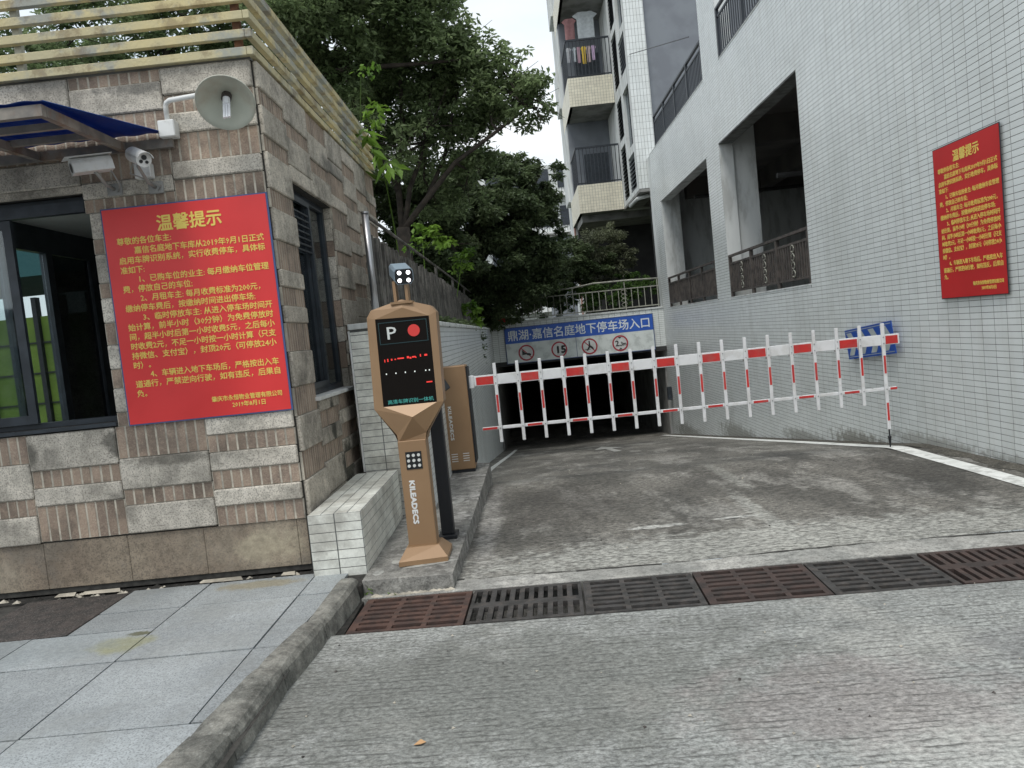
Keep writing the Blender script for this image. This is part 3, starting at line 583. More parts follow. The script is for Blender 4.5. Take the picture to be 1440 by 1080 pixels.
# behind the poster and beside the window (blocks of the pier)
for z0, z1, t in ((1.235, 1.33, 'r'), (1.33, 1.5, 's'), (1.5, 1.63, 'r'), (1.63, 1.8, 's'), (1.8, 1.95, 'r'), (1.95, 2.12, 's'), (2.12, 2.22, 'r'), (2.22, 2.42, 's'), (2.42, 2.52, 'r'), (2.52, 2.7, 's')):
    (block if t == 's' else ribbed)(-2.85, -2.62, z0, z1, *((.03,) if t == 's' else (3,)))
ribbed(-2.62, -1.63, 1.235, 2.695, 14)
MB().box(WL, WR, YB-.03, YB+.2, 2.842, 2.888).build('lintel', m_stone_side, booth)
# side wall cladding (x = XB): joined strips, separate blocks
def sblock(y0, y1, z0, z1, proud=.03):
    MB().cbox(XB+.0005, XB+proud+random.uniform(0, .006), y0+.003, y1-.003, z0+.002, z1-.002, .007).build('stone_block', m_stone_side, booth)
def sribbed(y0, y1, z0, z1):
    MB().box(XB+.0004, XB+.0185, y0+.002, y1-.002, z0+.001, z1-.001).build('mortar_bed', m_mortar, booth)
    n_ = max(2, int((y1-y0)/.052)); w = (y1-y0)/n_
    for i in range(n_): strips_rest.cbox(XB+.0187, XB+.0194, y0+i*w+.006, y0+(i+1)*w-.006, z0+.003, z1-.003, .0008)
random.seed(33)
ycols = [5.254, 5.78, 6.4, 7.02, 7.6, 8.18, 8.76, 9.3]
for ci in range(7):
    a, b = ycols[ci], ycols[ci+1]; z = .15; t = random.choice('sr')
    while z < ZT-.02:
        h = random.choice((.12, .13, .2, .22, .25)) if t == 's' else random.choice((.11, .13, .2))
        z1 = z+h
        if ZT-z1 < .1: z1 = ZT
        ya, yb = a, b
        if ci in (1, 2) and z1 > SZ0 and z < SZ1:
            if z < SZ0 - .07: z1 = SZ0
            elif z1 <= SZ1+.02 or z < SZ1-.001:
                z = SZ1; continue
        (sblock if t == 's' else sribbed)(ya, yb, z, z1); z = z1; t = 'r' if t == 's' else 's'
        if t == 'r' and random.random() < .15: t = 's'
strips_rest.build('tile_field', m_rib, booth, kind='stuff')
# reveal stones inside the side window opening
z = SZ0
while z < SZ1-.02:
    z1 = min(z+random.choice((.14, .2, .24)), SZ1); MB().cbox(XB-.2, XB+.002, SY1-.012, SY1-.0005, z+.002, z1-.002, .003).build('reveal_stone', random.choice((m_stone_side, m_rib, m_stone)), booth); z = z1
MB().cbox(XB-.2, XB+.055, SY0-.03, SY1-.013, SZ0-.0, SZ0+.03, .004).build('window_sill', m_white, booth)
# front window: aluminium frame, closed sash at the left, open bay at the right
def frame_rect(mb, x0, x1, y, z0, z1, w, d=.05):
    mb.box(x0, x1, y, y+d, z0, z0+w); mb.box(x0, x1, y, y+d, z1-w, z1); mb.box(x0, x0+w, y, y+d, z0+w, z1-w); mb.box(x1-w, x1, y, y+d, z0+w, z1-w)
mb = MB(); frame_rect(mb, WL+.002, WR-.002, YB+.06, WB+.002, WT-.002, .035, .08)
win = mb.build('window', m_alu, booth)
mb = MB(); frame_rect(mb, WL+.04, -3.43, YB+.02, WB+.04, WT-.12, .06, .03); sash = mb.build('sash', m_alu, win)
MB().box(WL+.1, -3.49, YB+.03, YB+.036, WB+.1, WT-.18).build('pane', m_glass, win)
MB().box(WL+.04, WR-.04, YB+.0, YB+.055, WT-.118, WT-.04).build('transom_rail', m_alu, win)
MB().box(WL+.0, WR, YB-.05, YB+.055, WB-.025, WB-.001).build('sill', m_alu, win)
# side window frame
mb = MB()
def frame_side(mb, y0, y1, x, z0, z1, w, d=.05):
    mb.box(x-d, x, y0, y1, z0, z0+w); mb.box(x-d, x, y0, y1, z1-w, z1); mb.box(x-d, x, y0, y0+w, z0+w, z1-w); mb.box(x-d, x, y1-w, y1, z0+w, z1-w)
frame_side(mb, SY0+.002, SY1-.014, XB-.06, SZ0+.032, SZ1-.002, .05); mb.box(XB-.11, XB-.06, 6.36, 6.42, SZ0+.08, SZ1-.05)
sw = mb.build('window', m_alu, booth)
mb = MB(); frame_side(mb, SY0+.06, 6.42, XB-.03, SZ0+.085, SZ1-.055, .045, .028); mb.build('sash', m_alu, sw)
MB().box(XB-.092, XB-.086, SY0+.052, 6.36, SZ0+.08, SZ1-.05).build('pane', m_glassd, sw)
MB().box(XB-.092, XB-.086, 6.42, SY1-.064, SZ0+.08, SZ1-.05).build('pane', m_glassd, sw)
mb = MB()
for k_ in range(7): mb.box(XB-.05, XB-.034, SY0+.11, 6.37, 2.42+k_*.05, 2.432+k_*.05)
mb.build('louver_slats', m_alu, sw)
# glazed left side wall seen through the front window
mb = MB()
for a, b in ((5.5, 5.56), (6.08, 6.18), (6.63, 6.72), (7.31, 7.94)): mb.box(-4.1, -4.04, a, b, 1.1, 2.7)
mb.box(-4.1, -4.04, YB+.202, 7.94, .14, 1.1); mb.box(-4.1, -4.04, YB+.202, 7.94, 2.7, 2.918)
gw = mb.build('glazed_wall', m_alu, booth)
for a, b, m in ((5.565, 6.075, m_glass), (6.185, 6.625, m_glass), (6.725, 7.305, m_smoke)): MB().box(-4.075, -4.069, a, b, 1.102, 2.698).build('pane', m, gw)
MB().tube([(-2.95, 7.9, 2.3), (-2.95, 7.9, 1.5)], .015, 8).build('conduit', m_white, booth)
# roof rails: five horizontal tubes along the front and the side, with posts
RZs = [3.635, 3.75, 3.87, 3.985, 4.1]
for z in RZs:
    MB().cbox(-4.35, XB+.0, YB-.075, YB-.03, z-.025, z+.03, .003).build('roof_rail', m_yellow, booth)
    MB().cbox(XB+.002, XB+.045, YB-.075, YE+.1, z-.025, z+.03, .003).build('roof_rail', m_yellow, booth)
for x in (-4.2, -3.2, -1.72): MB().cbox(x, x+.05, YB-.028, YB+.012, ZT+.062, 4.13, .003).build('rail_post', m_rust if x > -2 else m_railp, booth)
for y in (6.4, 7.8, 9.2): MB().cbox(XB-.045, XB+.0, y, y+.05, ZT+.062, 4.13, .003).build('rail_post', m_railp, booth)
MB().box(-1.866, -1.8515, YB+.202, SY0-.02, .141, 2.919).build('inner_lining', m_plaster, booth); MB().box(-1.866, -1.8515, SY1+.02, 7.948, .141, 2.919).build('inner_lining', m_stone, booth)
MB().box(WR+.02, -1.867, YB+.202, YB+.215, .141, 2.919).build('inner_lining', m_plaster, booth); MB().box(-4.03, -1.867, 7.93, 7.9485, .141, 2.919).build('inner_lining', m_stone, booth)
# desk with papers box inside
d_ = thing('counter', 'low dark counter inside the booth behind the open window', 'counter', (-3.2, 5.9, .14))
MB().cbox(-3.6, -2.5, 5.6, 6.1, 1.1, 1.14, .005).build('top', m_darkc, d_); MB().box(-3.58, -3.54, 5.65, 6.05, .14, 1.099).build('leg', m_darkc, d_); MB().box(-2.56, -2.52, 5.65, 6.05, .14, 1.099).build('leg', m_darkc, d_)
MB().cbox(-3.45, -3.12, 5.62, 5.85, 1.142, 1.27, .006).build('equipment_box', m_greypl, None, label='grey electronics box on the counter just inside the booth window', cat='box')

# awning over the window: blue sheet on a steel frame, sloping down to the wall
awn = thing('awning', 'blue sheet awning on a rusty steel frame over the booth window', 'awning', (-3.3, 4.7, 3.0))
AO = (-2.25, 3.93, 2.96); AW = (-2.25, YB-.04, 3.16)
def aw(x, t, dz=0): return (x, AO[1]+(AW[1]-AO[1])*t, AO[2]+(AW[2]-AO[2])*t+dz)
AO = (-2.25, 4.1, 3.02); AW = (-2.25, YB-.04, 3.13)
def ax_end(t): return -2.36+.13*t
mb = MB(); nx = 90
for i in range(nx):
    xa = -4.6+2.22*i/nx; xb = -4.6+2.22*(i+1)/nx; ka = .13*i/nx; kb = .13*(i+1)/nx; za = .004*math.sin(i*.9); zb = .004*math.sin((i+1)*.9)
    mb.add([aw(xa, -.03, .05+za), aw(xb, -.03, .05+zb), aw(xb+kb, 1, .05+zb), aw(xa+ka, 1, .05+za), aw(xa, -.03, .047+za), aw(xb, -.03, .047+zb), aw(xb+kb, 1, .047+zb), aw(xa+ka, 1, .047+za)], [(0, 1, 2, 3), (7, 6, 5, 4), (0, 4, 5, 1)])
mb.build('sheet', m_awn, awn, smooth=True)
MB().bar(aw(-4.6, 0, 0), aw(-2.4, 0, 0), .04, .06).build('front_beam', m_awnf, awn)
for x in (-2.42, -3.0, -3.8): MB().bar(aw(x, .02, 0), aw(x-.12, 1, -.03), .04, .055).build('rafter', m_awnf, awn)
for t in (.34, .66): MB().bar(aw(-4.6, t, 0), aw(-2.46-.1*t, t, 0), .03, .04).build('purlin', m_awnf, awn)
MB().bar((-4.6, YB-.055, 3.1), (-2.2, YB-.055, 3.1), .03, .06).build('wall_plate', m_awnf, awn)

# poster on the booth
LINES = ['尊敬的各位车主:', '　　嘉信名庭地下车库从2019年9月1日正式', '启用车牌识别系统，实行收费停车，具体标', '准如下:', '　　1、已购车位的业主: 每月缴纳车位管理',
 '费，停放自己的车位;', '　　2、月租车主: 每月收费标准为200元，', '缴纳停车费后，按缴纳时间进出停车场;', '　　3、临时停放车主: 从进入停车场时间开', '始计算，前半小时（30分钟）为免费停放时',
 '间，超半小时后第一小时收费5元，之后每小', '时收费2元，不足一小时按一小时计算（只支', '持微信、支付宝），封顶20元（可停放24小', '时）。', '　　4、车辆进入地下车场后，严格按出入车', '道通行，严禁逆向行驶，如有违反，后果自', '负。']
FULL = {1, 2, 4, 8, 9, 10, 11, 12, 14, 15}; IND = {1, 4, 6, 8, 14}
def poster(name, label, org, ux, Wd, Hd, mred, thick_n):
    ux = Vector(ux); uz = Vector((0, 0, 1)); nn = ux.cross(uz); O = Vector(org)     # org = top left front
    def P(u, v, d=0): return O+ux*u*Wd-uz*v*Hd+nn*d
    t = thing(name, label, 'notice board', tuple(P(.5, 1)))
    def slab(m_, u0, u1, v0, v1, d0, d1, nm):
        vs = [P(u, v, d) for d in (d0, d1) for u, v in ((u0, v1), (u1, v1), (u1, v0), (u0, v0))]
        return MB().add(vs, [(3, 2, 1, 0), (4, 5, 6, 7), (0, 1, 5, 4), (1, 2, 6, 5), (2, 3, 7, 6), (3, 0, 4, 7)]).build(nm, m_, t)
    slab(m_pblue if mred == m_red else m_alu, 0, 1, 0, 1, -.012 if mred == m_red else -.006, 0, 'board'); slab(mred, .008, .99, .006, .994, .0004, .0025, 'sheet')
    letters([dict(body='温馨提示', size=.118, pos=P(.5, .122, .003), ux=ux, uz=uz, align='CENTER', width=.45, bold=.0035)], m_pyel, t, 'title_lettering') if False else None
    items = []; em = .052
    items.append(dict(body='温馨提示', size=.115, pos=P(.325, .118, .003), ux=ux, uz=uz, width=.385*Wd, bold=.003))
    for i, s_ in enumerate(LINES):
        v = .168+.0437*i; u = .075; s2 = s_
        if i in IND: s2 = s_.strip('　'); u = .075+.098
        wid = None
        if i in FULL: wid = (.95-u)*Wd
        items.append(dict(body=s2, size=em, pos=P(u, v, .003), ux=ux, uz=uz, width=wid, bold=.0009, res=1))
    items.append(dict(body='肇庆市永恒物业管理有限公司', size=.04, pos=P(.52, .925, .003), ux=ux, uz=uz, width=.425*Wd, bold=.0008, res=1))
    items.append(dict(body='2019年8月1日', size=.04, pos=P(.64, .958, .003), ux=ux, uz=uz, width=.2*Wd, bold=.0008, res=1))
    letters(items, m_pyel, t); return t
poster('notice_poster', 'red notice with yellow Chinese text on the stone wall of the booth', (-2.757, YB-.052, 2.712), (1, 0, 0), 1.14, 1.48, m_red, 1)
poster('notice_poster', 'red notice with yellow Chinese text on the white tiled wall at the right', (4.32, 7.955, 3.0), (0, -1, 0), 1.09, 1.505, m_red2, 1)

# wall lamp
lamp = thing('wall_lamp', 'white enamel dish lamp on a bent white pipe at the top of the booth wall', 'lamp', (-2.18, YB, 3.14))
MB().cbox(-2.265, -2.155, YB-.12, YB-.036, 3.125, 3.235, .006).build('junction_box', m_white, lamp)
MB().tube([(-2.21, YB-.08, 3.235), (-2.21, YB-.08, 3.33), (-2.2, YB-.085, 3.352), (-2.17, YB-.1, 3.362), (-1.86, YB-.16, 3.36)], .017, 10).build('arm', m_white, lamp, smooth=True)
lc = Vector((-1.745, YB-.25, 3.268)); ax = Vector((.12, -.66, -.62)).normalized(); e1 = ax.orthogonal().normalized(); e2 = ax.cross(e1)
mb = MB(); prof = [(.03, -.08), (.05, -.075), (.1, -.05), (.165, -.01), (.205, .035), (.208, .03), (.165, -.016), (.1, -.056), (.05, -.081), (.03, -.086)]; n_ = 32
prof = [(a*.89, b) for a, b in prof]
for r, h in prof:
    for j in range(n_): t = 2*PI*j/n_; mb.v.append(tuple(lc+ax*h+(e1*math.cos(t)+e2*math.sin(t))*r))
for i in range(len(prof)-1):
    for j in range(n_): mb.f.append([i*n_+j, i*n_+(j+1) % n_, (i+1)*n_+(j+1) % n_, (i+1)*n_+j]); mb.m.append(0)
mb.build('lamp_shade', m_shade, lamp, smooth=True)
MB().tube([lc-ax*.1, lc-ax*.03], .032, 14).build('socket', m_dark_stone, lamp, smooth=False)
dn = (ax+Vector((0, 0, -.9))).normalized(); mb = MB(); sdv = dn.cross(Vector((0, 1, 0))).normalized()
for q in (-1, 0, 1): mb.tube([lc-ax*.03+sdv*q*.017, lc-ax*.03+sdv*q*.017+dn*.15], .008, 8)
mb.tube([lc-ax*.035, lc-ax*.03+dn*.05], .024, 12); mb.build('bulb', m_bulb, lamp)

# CCTV cameras
def cctv(label, base, head, d, grey=False, housing=False):
    t = thing('security_camera', label, 'camera', base, 'security cameras under the awning')
    b = Vector(base); h = Vector(head); d = Vector(d).normalized(); s_ = d.cross(Vector((0, 0, 1))).normalized(); u = s_.cross(d)
    MB().cbox(b.x-.05, b.x+.05, b.y-.02, b.y, b.z-.04, b.z+.04, .004).build('base', m_slabc, t)
    MB().tube([b+Vector((0, -.02, 0)), b+Vector((.0, -.12, .015)), h-u*.06+d*-.02, h-u*.02], .011, 8).build('bracket', m_slabc, t, smooth=True)
    F = Matrix(((s_.x, u.x, d.x, h.x), (s_.y, u.y, d.y, h.y), (s_.z, u.z, d.z, h.z), (0, 0, 0, 1)))
    if housing:
        k = 10; poly = [(-.05, -.04)]+[(.05*math.cos(PI-PI*i/k), .015+.04*math.sin(PI-PI*i/k)) for i in range(k+1)]+[(.05, -.04)]
        q = MB(); vs = [(x, y, z) for z in (-.12, .12) for x, y in poly]; n2 = len(poly)
        q.add(vs, [tuple(range(n2))[::-1], tuple(n2+i for i in range(n2))]+[(i, (i+1) % n2, n2+(i+1) % n2, n2+i) for i in range(n2)]); q.xf(F).build('housing', m_white, t)
        q = MB(); q.box(-.056, .056, .057, .061, -.13, .15); q.xf(F).build('sun_shield', m_white, t)
        MB().disc((0, 0, .1215), (1, 0, 0), (0, 1, 0), .03).xf(F).build('lens', m_blackp, t)
    else:
        MB().tube([(0, 0, -.13), (0, 0, .1)], .047, 20).xf(F).build('housing', m_white, t)
        q = MB(); k = 12
        for i in range(k):
            a = PI*(.1+.8*i/k); a2 = PI*(.1+.8*(i+1)/k)
            q.add([(.052*math.cos(x), .052*math.sin(x), z) for x, z in ((a, -.12), (a2, -.12), (a2, .14), (a, .14))]+[(.049*math.cos(x), .049*math.sin(x), z) for x, z in ((a, -.12), (a2, -.12), (a2, .14), (a, .14))], [(0, 3, 2, 1), (4, 5, 6, 7), (2, 3, 7, 6)])
        q.xf(F).build('sun_shield', m_white, t)
        for px, py, r in ((.0, .014, .016), (-.017, -.014, .01), (.018, -.012, .011)):
            q = MB().tube([(px, py, .1), (px, py, .106)], r, 14); q.xf(F); q.build('lens', m_blackp, t)
    MB().tube([h-d*.1-u*.02, h-d*.13-u*.12+s_*.02, b+Vector((.06, -.06, .0)), b+Vector((.02, -.02, -.02))], .005, 6).build('cable', m_blackp if False else m_slabc, t, smooth=True)
    return t
cctv('white box shaped security camera pointing left under the awning', (-2.64, YB-.035, 2.835), (-2.64, 4.95, 2.94), (-.75, -.62, -.18), housing=True)
cctv('white round security camera with three lenses aimed toward the viewer', (-2.36, YB-.035, 2.82), (-2.32, 4.93, 2.955), (.62, -.7, -.36))
MB().cbox(-2.47, -2.36, YB-.1, YB-.036, 2.88, 2.98, .005).build('junction_box', m_white, None, label='square white junction box on the wall behind the round security camera', cat='box')

# view behind the glazed wall
lf = thing('lime_fence', 'lime green panel fence with black posts seen through the booth windows', 'fence', (-7, 10, 0))
for i in range(13):
    x = -9.2+i*.36; MB().box(x+.04, x+.32, 10, 10.03, .6, 2.45).build('panel', m_lime, lf); MB().box(x-.03, x+.03, 9.95, 10.05, 0, 2.7).build('post', m_black, lf)
for z in (.9, 1.3, 1.7, 2.1): MB().box(-9.2, -4.3, 9.985, 9.998, z, z+.02).build('wire_rail', m_black, lf)
sh = thing('garden_shelter', 'teal roofed shelter with white eaves beyond the lime green fence', 'shelter', (-10, 14, 0))
MB().box(-14, -7, 13, 16, 3.4, 4.2).build('roof', m_tealr, sh); MB().box(-14.1, -6.9, 12.9, 12.999, 4.2, 4.32).build('eaves', m_white, sh)
for x in (-13.5, -10.5, -7.3): MB().box(x, x+.15, 13.2, 13.35, 0, 3.399).build('post', m_darkc, sh)

# ---------------------------------------------------------------- bench, platform, retaining wall
bench = thing('tiled_bench', 'low bench covered in white tiles between the stone booth and the ticket column', 'bench', (-1.38, 5.8, .1))
BX0, BX1, BY0, BY1, BZ = -1.57, -1.205, 5.06, 6.6, .515
MB().box(BX0, BX1, BY0, BY1, .06, BZ).build('body', m_grout, bench)
tile_wall(bench, tile_cells(0, BX1-BX0, 0, BZ-.08, .1825, .0622), (BX0, BY0, .08), (1, 0, 0), (0, 0, 1), m_tile2, lambda c: True)
tile_wall(bench, tile_cells(0, BX1-BX0, 0, BY1-BY0, .0912, .11), (BX0, BY0, BZ), (1, 0, 0), (0, 1, 0), m_tile2, lambda c: True)
tile_wall(bench, tile_cells(0, BY1-BY0, 0, BZ-.08, .19, .0622), (BX1, BY0, .08), (0, 1, 0), (0, 0, 1), m_tile2, lambda c: True)
# platform
g = MB(); pts = [(-1.2, 4.86), (-.605, 4.82), (-.57, 6.5), (-.54, 9.0), (-.95, 9.15), (-1.2, 9.15)]
k = len(pts)
g.add([(x, y, .1) for x, y in pts]+[(x+(.012 if i in (1, 2, 3) else 0), y-(.008 if i in (0, 1) else 0), -.25) for i, (x, y) in enumerate(pts)], [tuple(range(k))]+[(i+1, i, i+k, i+1+k) for i in range(k-1)]+[(0, k-1, 2*k-1, k)])
struct('platform', g, m_platform)
g = MB()
for (x, y, w, d, a) in ((-.78, 5.09, .4, .07, .25), (-1.02, 5.22, .12, .1, .8), (-1.12, 5.0, .08, .14, 0), (-.98, 5.55, .15, .05, .5), (-.75, 7.0, .2, .1, 1.2)):
    kk = 11; g.add([(x+math.cos(a)*w/2*math.cos(t*2*PI/kk)*random.uniform(.75, 1.05)-math.sin(a)*d/2*math.sin(t*2*PI/kk), y+math.sin(a)*w/2*math.cos(t*2*PI/kk)+math.cos(a)*d/2*math.sin(t*2*PI/kk)*random.uniform(.7, 1.1), .1025) for t in range(kk)], [list(range(kk))])
struct('mortar_splashes', g, m_old_paint)
rw = thing('retaining_wall', 'white tiled retaining wall along the left side of the ramp', 'wall', (-1.2, 15, 0))
RX0, RX1, RY0, RY1, RT = -1.5, -.95, 6.66, 23.5, 1.79
MB().box(RX0, RX1, RY0, RY1+.3, -2.6, RT-.02).build('wall', m_grout, rw)
MB().cbox(RX0-.01, RX1+.02, RY0-.02, RY1, RT-.02, RT+.03, .005).build('coping', m_plaster, rw)
tile_wall(rw, tile_cells(0, RX1-RX0, 0, RT-.14, .19, .06), (RX0, RY0, .1), (1, 0, 0), (0, 0, 1), m_tile2, lambda c: True)
tile_wall(rw, tile_cells(0, RY1-RY0, 0, RT+2.5, .19, .06), (RX1, RY0, -2.5), (0, 1, 0), (0, 0, 1), m_tile)
MB().cbox(RX0-.012, RX0+.004, RY0-.02, RY0-.008, .52, RT-.03, .002).build('edge_trim', m_white, rw)

# garden behind the wall
g = MB()
g.add([(-60, 11, 1.74), (-1.49, 11, 1.74), (-1.49, 23.7, 1.74), (-60, 23.7, 1.74)], [(0, 1, 2, 3)])
g.add([(-60, 23.7, 1.74), (30, 23.7, 1.74), (30, 70, 1.74), (-60, 70, 1.74)], [(0, 1, 2, 3)])
g.add([(-60, 11, -.1), (-1.49, 11, -.1), (-1.49, 11, 1.74), (-60, 11, 1.74)], [(0, 1, 2, 3)])
g.add([(-1.49, 11, -.1), (-1.49, 11, 1.74), (-1.49, 8, 1.74), (-1.49, 8, -.1)], [(0, 1, 2, 3)])
struct('garden_ground', g, m_grass)

# fence along the retaining wall
fen = thing('picket_fence', 'dark weathered picket fence on top of the left retaining wall', 'fence', (-1.3, 15, RT))
MB().tube([(-1.3, 6.93, RT+.03), (-1.3, 6.93, 2.8)], .033, 16).build('post', m_steel, fen, smooth=True, label='stainless steel end post')
MB().tube([(-1.3, 6.93, 2.8), (-1.3, 6.93, 2.815)], .037, 16).build('post_cap', m_steel, fen)
proto = None; y = 7.1; cnt = 0; rest = MB()
random.seed(8)
while y < 23.3:
    if cnt < 120:
        if proto is None: proto = MB().cbox(-1.325, -1.285, y-.026, y+.022, RT+.04, 2.63, .004).build('picket', m_fence, fen)
        else:
            o = share('picket', proto, (-1.305+random.uniform(-.006, .006), y, RT+.04), fen); o.rotation_euler = (random.uniform(-.012, .012), random.uniform(-.02, .02), 0); o.scale = (1, 1, random.uniform(.97, 1.03))
    y += .105+random.uniform(-.008, .012); cnt += 1
    if cnt >= 120 and y < 23.3: rest.box(-1.325, -1.285, y-.035, y+.03, RT+.04, 2.63)
if rest.v: rest.build('picket_run', m_fence, fen, kind='stuff')
MB().bar((-1.34, 7.0, 2.35), (-1.34, 23.3, 2.35), .03, .05).build('rail', m_fence, fen); MB().bar((-1.34, 7.0, 2.0), (-1.34, 23.3, 2.0), .03, .05).build('rail', m_fence, fen)
MB().tube([(-1.3, 6.93, 2.79), (-1.3, 14, 2.82), (-1.3, 23.3, 2.82)], .017, 8).build('top_rail', m_fence, fen, smooth=True)
for y in (9.5, 12.5, 15.5, 18.5, 21.5): MB().box(-1.32, -1.28, y, y+.04, RT+.03, 2.8).build('post', m_fence, fen)

# ---------------------------------------------------------------- ticket column
tot = thing('ticket_column', 'bronze parking display column with black screen reading P', 'parking machine', (-.81, 5.2, .1))
TY0, TY1 = 5.2, 5.36
cx = lambda x, z: (x, z)
# stem and base
mb = MB()
vs = []
mb.cbox(-.93, -.735, TY0+.0, TY1-.02, .2, .94, .004); mb.build('stem', m_brz, tot)
mb = MB(); b0 = [(-.99, 5.075), (-.66, 5.075+.04), (-.66, 5.43), (-.99, 5.40)]; b1 = [(-.945, 5.17), (-.72, 5.185), (-.72, 5.37), (-.945, 5.36)]
mb.add([(x, y, .103) for x, y in b0]+[(x, y, .135) for x, y in b0]+[(x, y, .205) for x, y in b1], [(0, 1, 5, 4), (1, 2, 6, 5), (2, 3, 7, 6), (3, 0, 4, 7), (4, 5, 9, 8), (5, 6, 10, 9), (6, 7, 11, 10), (7, 4, 8, 11), (8, 9, 10, 11)])
mb.build('base', m_brz, tot)
# head: side shell + front frame + faceted chin
O_ = [(-.795, 1.905), (-.605, 1.845), (-.572, 1.80), (-.585, 1.185), (-.715, .99), (-.735, .93), (-.925, .93), (-.945, .99), (-1.065, 1.175), (-1.045, 1.80), (-1.012, 1.85)]
O_ = O_[::-1]
SC = [(-.995, 1.19), (-.63, 1.19), (-.622, 1.775), (-.985, 1.785)]
mb = MB(); kk = len(O_); yb = TY1+.02; yf = TY0+.012
mb.add([(x, yf, z) for x, z in O_]+[(x, yb, z) for x, z in O_], [tuple(kk+i for i in range(kk))[::-1]]+[(i, (i+1) % kk, (i+1) % kk+kk, i+kk) for i in range(kk)]); mb.build('head_shell', m_brz, tot)
# front: frame ring (proud 12 mm), roof facet, chin facets
F = MB(); yo = TY0+.012; yi = TY0-.004
A = {'L': (-1.065, yo, 1.175), 'R': (-.585, yo, 1.185), 'TL': (-1.045, yo, 1.80), 'TL2': (-1.012, yo, 1.85), 'T': (-.795, yo, 1.905), 'TR2': (-.605, yo, 1.845), 'TR': (-.572, yo, 1.80),
     'bl': (-.997, yi, 1.187), 'br': (-.628, yi, 1.187), 'tl': (-.987, yi, 1.787), 'tr': (-.62, yi, 1.777), 'tm': (-.795, yi-.006, 1.848), 'cm': (-.80, yi-.05, 1.105), 'cl': (-.93, yo-.002, .985), 'crr': (-.725, yo-.002, .985), 'sl': (-.925, yo, .93), 'sr': (-.735, yo, .93)}
for f in (('L', 'bl', 'tl', 'TL'), ('TL', 'tl', 'TL2'), ('TL2', 'tl', 'tm', 'T'), ('T', 'tm', 'tr', 'TR2'), ('TR2', 'tr', 'TR'), ('TR', 'tr', 'br', 'R'), ('L', 'cl', 'cm', 'bl'), ('bl', 'cm', 'br'), ('br', 'cm', 'crr', 'R'), ('cl', 'sl', 'sr', 'crr', 'cm')):
    F.add([A[q] for q in f], [tuple(range(len(f)))])
F.add([A['tl'], A['tr'], (A['tm'][0], yi-.006, 1.848)], [(0, 1, 2)])
F.build('face_frame', m_brz, tot)
MB().add([(-.997, yi+.004, 1.187), (-.628, yi+.004, 1.187), (-.62, yi+.004, 1.777), (-.987, yi+.004, 1.787), (-.997, yo+.01, 1.187), (-.628, yo+.01, 1.187), (-.62, yo+.01, 1.777), (-.987, yo+.01, 1.787)],
  [(0, 1, 2, 3), (7, 6, 5, 4), (0, 4, 5, 1), (1, 5, 6, 2), (2, 6, 7, 3), (3, 7, 4, 0)]).build('screen', m_screen, tot)
ys_ = yi+.0025
scr = None
mb = MB()
for a, b, c, d in ((-.972, -.64, 1.61, 1.615), (-.972, -.64, 1.755, 1.76), (-.972, -.967, 1.615, 1.755), (-.645, -.64, 1.615, 1.755)): mb.box(a, b, ys_-.001, ys_+.001, c, d)
mb.build('screen_border', M('dark_teal', (.02, .05, .055), rough=.3), tot)
letters([dict(body='P', size=.12, pos=(-.925, ys_, 1.643), ux=(1, 0, 0), uz=(0, 0, 1), bold=.001, width=.062)], M('p_letter', (.6, .62, .6), rough=.5), tot, 'letter_p')
MB().tube([(-.733, ys_+.001, 1.688), (-.733, ys_-.002, 1.688)], .041, 28).build('red_light', emis('red_lamp', (.5, .035, .03), .22), tot)
letters([dict(body='请勿一车多人', size=.05, pos=(-.962, ys_, 1.495), ux=(1, 0, 0), uz=(0, 0, 1), width=.32)], m_redl2, tot, 'led_text') if False else None
random.seed(4)
mb = MB()
for (a, b, z, h) in ((-.955, -.95, 1.49, .02), (-.935, -.928, 1.492, .02), (-.91, -.9, 1.498, .012), (-.885, -.875, 1.5, .008), (-.865, -.82, 1.503, .009), (-.8, -.785, 1.503, .014), (-.782, -.77, 1.498, .012), (-.765, -.74, 1.504, .01), (-.742, -.735, 1.5, .008), (-.71, -.703, 1.505, .018), (-.68, -.66, 1.508, .012)):
    mb.box(a, b, ys_-.001, ys_+.001, z, z+h)
for (a, b, z, h) in ((-.685, -.645, 1.325, .008), ): mb.box(a, b, ys_-.001, ys_+.001, z, z+h)
mb.build('red_led_dots', m_redl, tot)
mb = MB()
for x in (-.955, -.89, -.825, -.76, -.685, -.66): mb.box(x, x+.007, ys_-.001, ys_+.001, 1.405, 1.414)
mb.build('white_led_dots', m_whl, tot)
letters([dict(body='高清车牌识别一体机', size=.032, pos=(-.965, ys_, 1.203), ux=(1, 0, 0), uz=(0, 0, 1), width=.315)], m_teal, tot, 'teal_led_text')
MB().box(-.885, -.775, TY0-.004, TY0-.0005, .74, .862).build('light_panel', m_blackp, tot)
mb = MB()
for i in range(3):
    for j in range(3): mb.tube([(-.866+i*.036, TY0-.003, .765+j*.036), (-.866+i*.036, TY0-.008, .765+j*.036)], .011, 12)
mb.build('indicator_lights', M('lamp_lens', (.62, .63, .6), rough=.3), tot)
letters([dict(body='KILEADECS', size=.05, pos=(-.878, TY0-.0005, .665), ux=(0, 0, -1), uz=(1, 0, 0), width=.3, bold=.0035)], m_white, tot, 'side_lettering')
MB().box(-.62, -.60, TY0+.05, TY0+.1, 1.5, 1.6)
